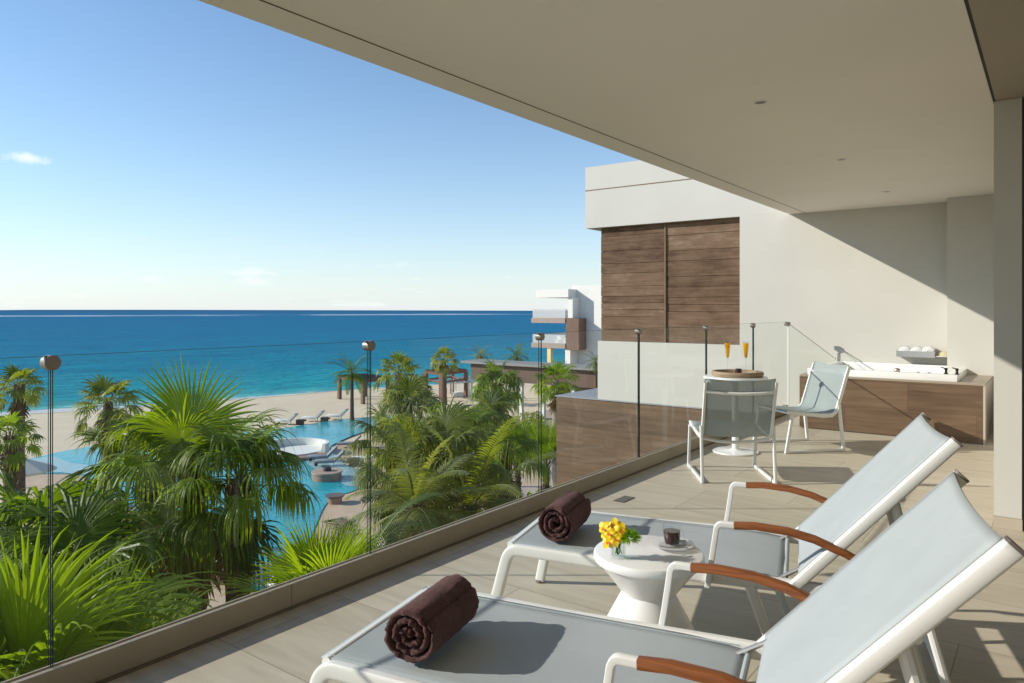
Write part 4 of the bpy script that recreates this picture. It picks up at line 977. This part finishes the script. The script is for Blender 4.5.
b = MB(); b.box(hx(566), hx(568), 6, 8, hz(317.7), hz(297.7)); b.build('window', M['glass_edge'], t)
b = MB(); b.box(hx(549.5), hx(553), -.5, 0, hz(372), hz(348.2)); b.build('column', plain('yellow_paint', (.74, .60, .28), .7, .04, 1), t)
b = MB(); b.box(hx(567), hx(572), -.4, 1.19, hz(372), hz(349.2)); b.build('lower_wall', stone_w, t)
b = MB(); b.box(hx(536), hx(580), -.6, 8, hz(375), hz(369)); b.build('lower_slab', pl, t)

# ================================================================== PALMS AND SHRUBS
Z3 = Vector((0, 0, 1))
def fan_leaf(mb, az, el, pet, rad, nseg, rng, droop=1.0, spread=128, steps=6, wide=1.0, fold=.25, base=None):
    d = Vector((math.cos(el)*math.cos(az), math.cos(el)*math.sin(az), math.sin(el)))
    side = Vector((-math.sin(az), math.cos(az), 0)); P = Vector(base) if base else Vector((0, 0, 0))
    mb.tint = min(.9, max(.05, rng.gauss(.44, .21)))
    # petiole
    k = 5; pts = [P.copy()]; dd = d.copy()
    for i in range(k):
        dd = (dd - Z3*(.035*droop)).normalized(); P = P + dd*(pet/k); pts.append(P.copy())
    w0 = .022*rad; V = []
    for i, q in enumerate(pts):
        w = w0*(1.4-.8*i/k); u = side.cross(dd).normalized()
        V += [tuple(q-side*w), tuple(q-u*w*.7), tuple(q+side*w)]
    mb.add(V, [(i*3+j, i*3+(j+1) % 3, i*3+3+(j+1) % 3, i*3+3+j) for i in range(k) for j in range(3)], 1)
    # blade
    up = side.cross(dd).normalized()
    if up.z < 0: up = -up
    tilt = rng.uniform(-.25, .25); side2 = (side*math.cos(tilt) + up*math.sin(tilt)).normalized(); up2 = dd.cross(side2).normalized()
    if up2.dot(up) < 0: up2 = -up2
    pm = R(spread); dphi = 2*pm/nseg
    base_t = mb.tint
    for s in range(nseg):
        ph = -pm + (s+.5)*dphi
        a = abs(ph)/pm
        L = rad*(1.0-.30*a*a)*rng.uniform(.92, 1.05)
        dirv = (dd*math.cos(ph) + side2*math.sin(ph) + up2*(fold*a - .10*(1-a))).normalized()
        wv = (-dd*math.sin(ph) + side2*math.cos(ph)).normalized(); nv = up2
        split = rng.uniform(.42, .58)
        q = P.copy(); cur = dirv.copy(); V = []; F = []; prev = 0.0
        dr = droop*rng.uniform(.5, 1.5)
        mb.tint = min(.95, max(.03, base_t + rng.uniform(-.06, .06)))
        us = [.03] + [split*(.5), split] + [split + (1-split)*((i+1)/(steps-3))**.9 for i in range(steps-3)]
        for i, u in enumerate(us):
            seg = (u-prev)*L; prev = u
            if u > split*.9:
                w_ = min(.75, dr*.34*(.35+u))
                cur = (cur*(1-w_) - Z3*w_).normalized()
            q = q + cur*seg
            r_ = u*L
            if u <= split: hw = r_*math.tan(dphi/2)*1.04*wide; pl_ = hw*.55
            else:
                e = (1-(u-split)/(1-split)); hw = split*L*math.tan(dphi/2)*wide*max(.06, e**.8); pl_ = hw*.5
            if i == len(us)-1: hw = .0012; pl_ = 0
            V += [tuple(q - wv*hw), tuple(q + nv*pl_), tuple(q + wv*hw)]
        n = len(us); tb = mb.tint; tipy = rng.choice((0, 0, .12, .3))
        F = [(i*3+j, i*3+j+1, i*3+4+j, i*3+3+j) for i in range(n-1) for j in (0, 1)]
        k0 = len(mb.t); mb.add(V, F, 0)
        for i in range(n):
            for j in range(3): mb.t[k0+i*3+j] = min(.99, tb + tipy*max(0, us[i]-.6)/.4)
def feather_leaf(mb, az, el, L, nl, rng, droop=1.0, leaflet=.5, wid=.016, hang=.5, base=None):
    d = Vector((math.cos(el)*math.cos(az), math.cos(el)*math.sin(az), math.sin(el))); side = Vector((-math.sin(az), math.cos(az), 0))
    P = Vector(base) if base else Vector((0, 0, 0)); mb.tint = min(.85, max(.05, rng.gauss(.42, .15))); bt = mb.tint
    k = 16; pts = []; ds = []
    twist = rng.uniform(-.5, .5)
    for i in range(k+1):
        pts.append(P.copy()); ds.append(d.copy()); P = P + d*(L/k); d = (d - Z3*(.105*droop*(.4+i/k)) + side*twist*.012).normalized()
    V = []
    for i, q in enumerate(pts):
        w = .016*L/2*(1.15-i/k); u = side.cross(ds[i]).normalized(); V += [tuple(q-side*w), tuple(q-u*w), tuple(q+side*w)]
    mb.add(V, [(i*3+j, i*3+(j+1) % 3, i*3+3+(j+1) % 3, i*3+3+j) for i in range(k) for j in range(3)], 1)
    for s in range(nl):
        u = .10 + .90*(s+.5)/nl; f = u*k; i = min(k-1, int(f)); q = pts[i].lerp(pts[i+1], f-i); dd = ds[i].lerp(ds[i+1], f-i).normalized()
        upv = side.cross(dd).normalized()
        if upv.z < 0: upv = -upv
        ll = leaflet*(math.sin(math.pi*min(1, .18+.80*u)))**.6*rng.uniform(.88, 1.08)
        for sg in (-1, 1):
            mb.tint = min(.9, max(.03, bt + rng.uniform(-.08, .08)))
            c = (side*sg*.82 + dd*(.45+.35*u) + upv*.22).normalized(); p = q.copy(); V = []
            hg = hang*rng.uniform(.7, 1.3); wv = dd
            for j in range(5):
                v = j/4; hw = wid*(0.55+1.2*v if v < .35 else 1.0*(1-v)/.65+.02)
                wv = (dd - c*dd.dot(c)).normalized(); V += [tuple(p-wv*hw), tuple(p+wv*hw)]
                c = (c - Z3*hg*.42).normalized(); p = p + c*(ll/4)
            mb.add(V, [(j*2, j*2+1, j*2+3, j*2+2) for j in range(4)], 0)
LM = {'green': leaf_mat('fan_leaf', (.028, .070, .006), (.26, .33, .024), .46), 'olive': leaf_mat('olive_leaf', (.055, .085, .012), (.31, .32, .06), .42), 'grey': leaf_mat('grey_green_leaf', (.075, .10, .032), (.32, .33, .13), .36),
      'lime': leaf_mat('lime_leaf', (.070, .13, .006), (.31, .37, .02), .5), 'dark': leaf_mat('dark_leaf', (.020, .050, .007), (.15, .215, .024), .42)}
PET = plain('petiole', (.13, .15, .035), .5, .15, 5)
def bark(name, lo, hi):
    m, nt, p, o = nmat(name); v = coords(nt, scale=(1, 1, 3)); n = node(nt, 'ShaderNodeTexNoise', Scale=7.0, Detail=7.0, Roughness=.7); nt.links.new(v, n.inputs['Vector'])
    nt.links.new(ramp(nt, n.outputs['Fac'], [(.32, lo), (.68, hi)]), p.inputs['Base Color']); p.inputs['Roughness'].default_value = .9; bump(nt, p, n.outputs['Fac'], .9, .05); return m
BK = {'brown': bark('palm_bark', (.055, .032, .02), (.20, .13, .085)), 'grey': bark('grey_bark', (.20, .16, .12), (.42, .36, .29))}
SK = leaf_mat('dry_leaf', (.10, .065, .03), (.22, .15, .075), .2, .8)
def fan_crown(seed, n, pet, rad, nseg, droop, steps=6, emin=-50, emax=82, wide=1.0, spread=128, hero=()):
    rng = random.Random(seed); mb = MB()
    for (az, el, pt, rd, dr) in hero: fan_leaf(mb, R(az), R(el), pt, rd, nseg+6, rng, dr, 135, steps+1, wide)
    for i in range(n):
        u = (i+.5)/n; el = R(emax - (emax-emin)*u**.85 + rng.uniform(-7, 7)); az = i*2.39996 + rng.uniform(-.2, .2) + seed
        fan_leaf(mb, az, el, pet*rng.uniform(.8, 1.15)*(.7+.5*u), rad*rng.uniform(.85, 1.1), nseg, rng, droop*(.7+.9*u), spread, steps, wide, base=(rng.uniform(-.05, .05), rng.uniform(-.05, .05), rng.uniform(-.25, .1)*rad))
    return mb
def feather_crown(seed, n, L, nl, droop, leaflet, wid, hang, emin=-30, emax=80):
    rng = random.Random(seed); mb = MB()
    for i in range(n):
        u = (i+.5)/n; el = R(emax - (emax-emin)*u**.9 + rng.uniform(-6, 6)); feather_leaf(mb, i*2.39996+seed+rng.uniform(-.2, .2), el, L*rng.uniform(.85, 1.1), nl, rng, droop*rng.uniform(.8, 1.25), leaflet, wid, hang)
    return mb
def trunk_mesh(h, r0, r1, seed, lean=(0, 0), rough=True):
    rng = random.Random(seed); b = MB(); n = max(8, int(h/.35)); pts = []; rad = []
    for i in range(n+1):
        u = i/n; pts.append((lean[0]*(1-u)**2 + rng.uniform(-.01, .01), lean[1]*(1-u)**2 + rng.uniform(-.01, .01), -h*(1-u))); rad.append((r0+(r1-r0)*u)*rng.uniform(.93, 1.07))
    b.tube(pts, rad, 14)
    if rough:                       # old leaf bases in a spiral up the trunk
        m = int(h*26)
        for i in range(m):
            u = 1-((i+rng.random())/m)**1.2; a = i*2.39996; z = -h*(1-u); r = r0+(r1-r0)*u
            cx, cy = lean[0]*(1-u)**2, lean[1]*(1-u)**2; c, s = math.cos(a), math.sin(a); w = .05*rng.uniform(.7, 1.3); l = rng.uniform(.10, .22); o = r*rng.uniform(.25, .55)
            b.add([(cx+r*.9*c-s*w, cy+r*.9*s+c*w, z), (cx+r*.9*c+s*w, cy+r*.9*s-c*w, z), (cx+(r+o)*c+s*w*.5, cy+(r+o)*s-c*w*.5, z+l), (cx+(r+o)*c-s*w*.5, cy+(r+o)*s+c*w*.5, z+l)], [(0, 1, 2, 3)])
    return b
CROWN = {}
def palm(label, px, py, d, crown, leaf='green', scale=1.0, rz=0.0, r=(.20, .15), bk='brown', skirt=0, group='palms in the hotel garden', name='fan_palm', zbase=ZG, lean=(0, 0)):
    c = at_d(px, py, d); h = c.z - zbase
    t = thing(name, label, 'palm tree', (c.x, c.y, zbase), 0, group)
    key = (crown, leaf)
    if key not in CROWN:
        kind, args = crown_defs[crown]; mb = (fan_crown if kind == 'fan' else feather_crown)(*args)
        CROWN[key] = mb.build('crown', [LM[leaf], PET], t); o = CROWN[key]
    else:
        o = bpy.data.objects.new('crown', CROWN[key].data); COL.objects.link(o); o.parent = t
    o.location = (0, 0, h); o.scale = (scale,)*3; o.rotation_euler = (0, 0, rz)
    b = trunk_mesh(h, r[0], r[1], int(px*7+py), lean, d < 30); tr = b.build('trunk', BK[bk], t, SM if d >= 30 else 0); tr.location = (0, 0, h)
    if skirt:
        rng = random.Random(int(px)); b = MB()
        for i in range(skirt): fan_leaf(b, i*2.4, R(rng.uniform(-82, -62)), .5*scale, .75*scale, 14, rng, .6, 100, 5, base=(0, 0, -rng.uniform(.2, .9)))
        so = b.build('dry_skirt', [SK, SK], t); so.location = (0, 0, h)
    return t
crown_defs = {
    'tall':  ('fan', (3, 13, 1.0, 1.10, 46, 1.0, 7, -25, 80, 1.0, 125, ((-53, 84, .65, 1.18, .12), (37, 38, .85, 1.10, 1.1), (213, 8, 1.2, 1.25, .8), (-45, -18, 1.0, 1.1, 1.0)))),
    'big':   ('fan', (3, 18, .95, 1.05, 46, 1.1, 7, -30, 80)),
    'big2':  ('fan', (8, 15, .9, 1.0, 46, 1.3, 7, -25, 80)),
    'big3':  ('fan', (14, 14, .9, 1.0, 46, 1.2, 7, -20, 78)),
    'clump': ('fan', (31, 17, .7, 1.10, 48, .6, 7, -5, 84, 1.0, 128, ((-53, 80, .55, 1.15, .12),))),
    'up':    ('fan', (21, 14, .75, 1.15, 40, .22, 6, 38, 86, .9, 80)),
    'mid':   ('fan', (5, 22, .95, .95, 28, 1.1, 6, -35, 80)),
    'small': ('fan', (11, 24, .95, .80, 18, .8, 6, -45, 80)),
    'far':   ('fan', (23, 22, 1.0, .85, 16, .9, 6, -40, 82)),
    'coco':  ('feather', (4, 20, 2.6, 30, 1.0, .62, .022, .55, -40, 78)),
    'feather': ('feather', (9, 20, 2.7, 44, .85, .62, .020, .42, -25, 80)),
    'arch':  ('feather', (17, 13, 2.3, 46, 1.25, .50, .016, .25, -10, 70)),
}
# nearest clumps, left foreground
palm('fan palm with one huge round leaf at the near left corner', 30, 712, 5.7, 'clump', 'green', .95, 0.0)
palm('fan palm of upright strap-like leaves in the near left corner', 92, 716, 6.3, 'clump', 'green', .85, 2.6)
palm('low fan palm with a folded shining leaf beside the kerb at left', 160, 668, 7.6, 'big', 'green', .72, 4.9)
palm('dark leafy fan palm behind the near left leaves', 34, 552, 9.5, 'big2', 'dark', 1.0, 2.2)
palm('green fan palm between the dark leaves and the near upright clump', 70, 596, 8.4, 'big3', 'green', .95, .9)
palm('olive fan palm low on the pool terrace at the far left', 52, 520, 14.5, 'big', 'olive', .8, 3.3)
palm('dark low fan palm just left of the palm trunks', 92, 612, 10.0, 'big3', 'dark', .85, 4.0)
# middle group by the pool
palm('tallest central fan palm with a large leaf against the sea', 194, 470, 11.0, 'tall', 'green', 1.0, 0.0, (.20, .16), skirt=6)
palm('fan palm left of the tallest one with hanging leaf tips', 150, 480, 12.0, 'big2', 'olive', 1.0, 1.1, (.20, .15), skirt=6)
palm('fan palm in front of the pool with drooping leaves on its right', 238, 480, 10.6, 'big3', 'green', .82, 3.1, (.21, .16), skirt=6)
palm('young palm of upright yellow-green leaves over the kerb', 322, 616, 8.4, 'up', 'lime', .70, .8, (.12, .1))
palm('grey-green fan palm rising behind the left palm group', 108, 402, 30, 'small', 'grey', 1.02, .5, (.22, .18), skirt=6)
palm('feather palm with dark arching fronds beside the young palm', 362, 572, 9.6, 'arch', 'dark', .62, 2.55, (.16, .12), name='feather_palm')
# far left
palm('tall fan palm on the beach edge at the far left', 19, 384, 34, 'small', 'olive', .85, .3, (.28, .22), skirt=8)
palm('shorter fan palm below it at the far left', 10, 436, 27, 'far', 'green', .72, 2.0, (.24, .2), skirt=5)
# centre right group
palm('pale fan palm left of the centre right group', 408, 404, 24, 'mid', 'grey', .85, .4, (.2, .16), skirt=4)
palm('fan palm with big bright folded leaf in the centre right group', 462, 430, 17, 'big', 'green', .75, 2.4, (.2, .16), skirt=6)
palm('bushy fan palm at the left of the centre right group', 410, 460, 15.5, 'big2', 'olive', .85, 3.5, (.2, .16), skirt=4)
palm('feather palm with long pale arching fronds in front of the group', 470, 512, 14.5, 'feather', 'olive', .88, 1.2, (.17, .13), name='feather_palm')
palm('feather palm with grey fronds leaning over the lower pool', 415, 508, 13.5, 'feather', 'grey', .66, 4.0, (.17, .13), name='feather_palm')
palm('fan palm between the two feather palms with hanging leaves', 440, 458, 15.5, 'big3', 'olive', 1.0, 0.3, (.2, .16), skirt=4)
palm('bright green fan palm in front of the restaurant roof', 497, 384, 29, 'mid', 'green', .84, 1.7, (.26, .22), skirt=6)
palm('fan palm with dark stump-like trunk below the bright one', 490, 418, 23, 'mid', 'olive', .72, 2.9, (.24, .22), skirt=6)
palm('yellowish fan palm with pale trunk right of the glass joint', 556, 380, 45, 'small', 'lime', 1.12, .9, (.26, .2), 'grey', skirt=6)
palm('olive fan palm just right of the second glass joint', 392, 446, 19, 'big2', 'grey', .95, 1.7, (.2, .16), skirt=4)
palm('fan palm with shaded leaves behind the feather palm fronds', 506, 452, 19, 'big3', 'green', .85, 2.2, (.2, .16), skirt=4)
# on the beach
palm('slim coconut palm standing at the infinity pool edge', 352, 373, 73, 'coco', 'dark', 1.05, .6, (.24, .13), 'brown', name='coconut_palm', group='palms on the beach')
palm('fan palm in front of the dark timber pergola', 398, 373, 46, 'far', 'olive', 1.12, .9, (.24, .2), 'grey', skirt=4, group='palms on the beach')
palm('small dark palm right of the pergola', 420, 384, 56, 'small', 'dark', .72, 2.2, (.2, .16), group='palms on the beach')
palm('brown-trunked fan palm in front of the reddish timber pavilion', 444, 359, 86, 'far', 'olive', 1.25, 1.3, (.38, .28), skirt=8, group='palms on the beach')
palm('feathery palm top showing over the left end of the restaurant roof', 481, 356, 90, 'coco', 'olive', .75, .8, (.2, .14), name='coconut_palm', group='palms on the beach')
palm('rounded palm top showing over the restaurant roof, right one', 517, 357, 92, 'coco', 'dark', .9, 2.0, (.2, .14), name='coconut_palm', group='palms on the beach')
palm('dark drooping palm beside the white hotel wing', 596, 362, 60, 'coco', 'dark', .5, 3.0, (.15, .1), name='coconut_palm', group='palms on the beach')

def shrub(label, px, py, d, r, h, leaf, n, blade, seed, zb=ZG, name='shrub'):
    c = at_d(px, py, d); t = thing(name, label, 'shrub', (c.x, c.y, zb), 0, 'garden shrubs'); rng = random.Random(seed); b = MB(); hh = h if h else c.z-zb
    for i in range(n):
        th = rng.uniform(0, 2*math.pi); q = rng.random()**.5; z = hh*(.10+.90*rng.random()); lim = r*math.sqrt(max(.05, 1-(z/hh-.35)**2*1.6))
        p = Vector((lim*q*math.cos(th), lim*q*math.sin(th), z)); dv = Vector((rng.gauss(0, 1), rng.gauss(0, 1), rng.gauss(.5, .8))).normalized()
        s = dv.cross(Vector((rng.gauss(0, 1), rng.gauss(0, 1), rng.gauss(0, 1)))).normalized()*blade*.22; L = blade*rng.uniform(.6, 1.3); b.tint = min(.9, max(.03, rng.gauss(.4, .2)))
        b.add([tuple(p-s*.4), tuple(p+dv*L*.5-s), tuple(p+dv*L-Z3*L*.15), tuple(p+dv*L*.5+s)], [(0, 1, 2, 3)])
    b.build('foliage', LM[leaf], t); b = MB()
    for i in range(5): a = i*1.3; b.tube([(0, 0, 0), (.25*r*math.cos(a), .25*r*math.sin(a), hh*.4), (.6*r*math.cos(a), .6*r*math.sin(a), hh*.75)], [.03, .022, .01], 6)
    b.build('stem', BK['brown'], t); return t
palm('bright upright palm clump left of the brown tiled block', 546, 470, 22, 'up', 'lime', .95, 1.5, (.12, .1))
palm('dense green palm clump under the terrace by the glass joint', 518, 468, 25, 'up', 'green', 1.15, 3.0, (.12, .1))
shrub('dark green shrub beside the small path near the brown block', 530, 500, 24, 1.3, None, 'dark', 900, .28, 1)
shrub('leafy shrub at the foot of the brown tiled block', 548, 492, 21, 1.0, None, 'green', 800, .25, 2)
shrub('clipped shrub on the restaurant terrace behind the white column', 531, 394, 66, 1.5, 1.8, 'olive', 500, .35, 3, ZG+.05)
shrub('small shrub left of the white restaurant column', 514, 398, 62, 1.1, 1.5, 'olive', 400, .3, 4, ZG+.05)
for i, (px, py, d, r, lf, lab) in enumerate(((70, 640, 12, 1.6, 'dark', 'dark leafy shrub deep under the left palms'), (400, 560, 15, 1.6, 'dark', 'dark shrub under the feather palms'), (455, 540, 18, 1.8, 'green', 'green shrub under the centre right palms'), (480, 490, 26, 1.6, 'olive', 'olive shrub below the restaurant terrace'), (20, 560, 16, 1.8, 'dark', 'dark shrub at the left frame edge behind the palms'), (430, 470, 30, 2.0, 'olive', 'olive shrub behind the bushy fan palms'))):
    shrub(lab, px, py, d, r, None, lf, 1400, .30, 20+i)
# stepping path and low stones near the shrubs
flat('garden_path', poly([(480, 507), (505, 494), (525, 488), (545, 492), (528, 503), (500, 516)]), ZG+.09, plain('path_stone', (.45, .36, .29), .8, .1, 1))
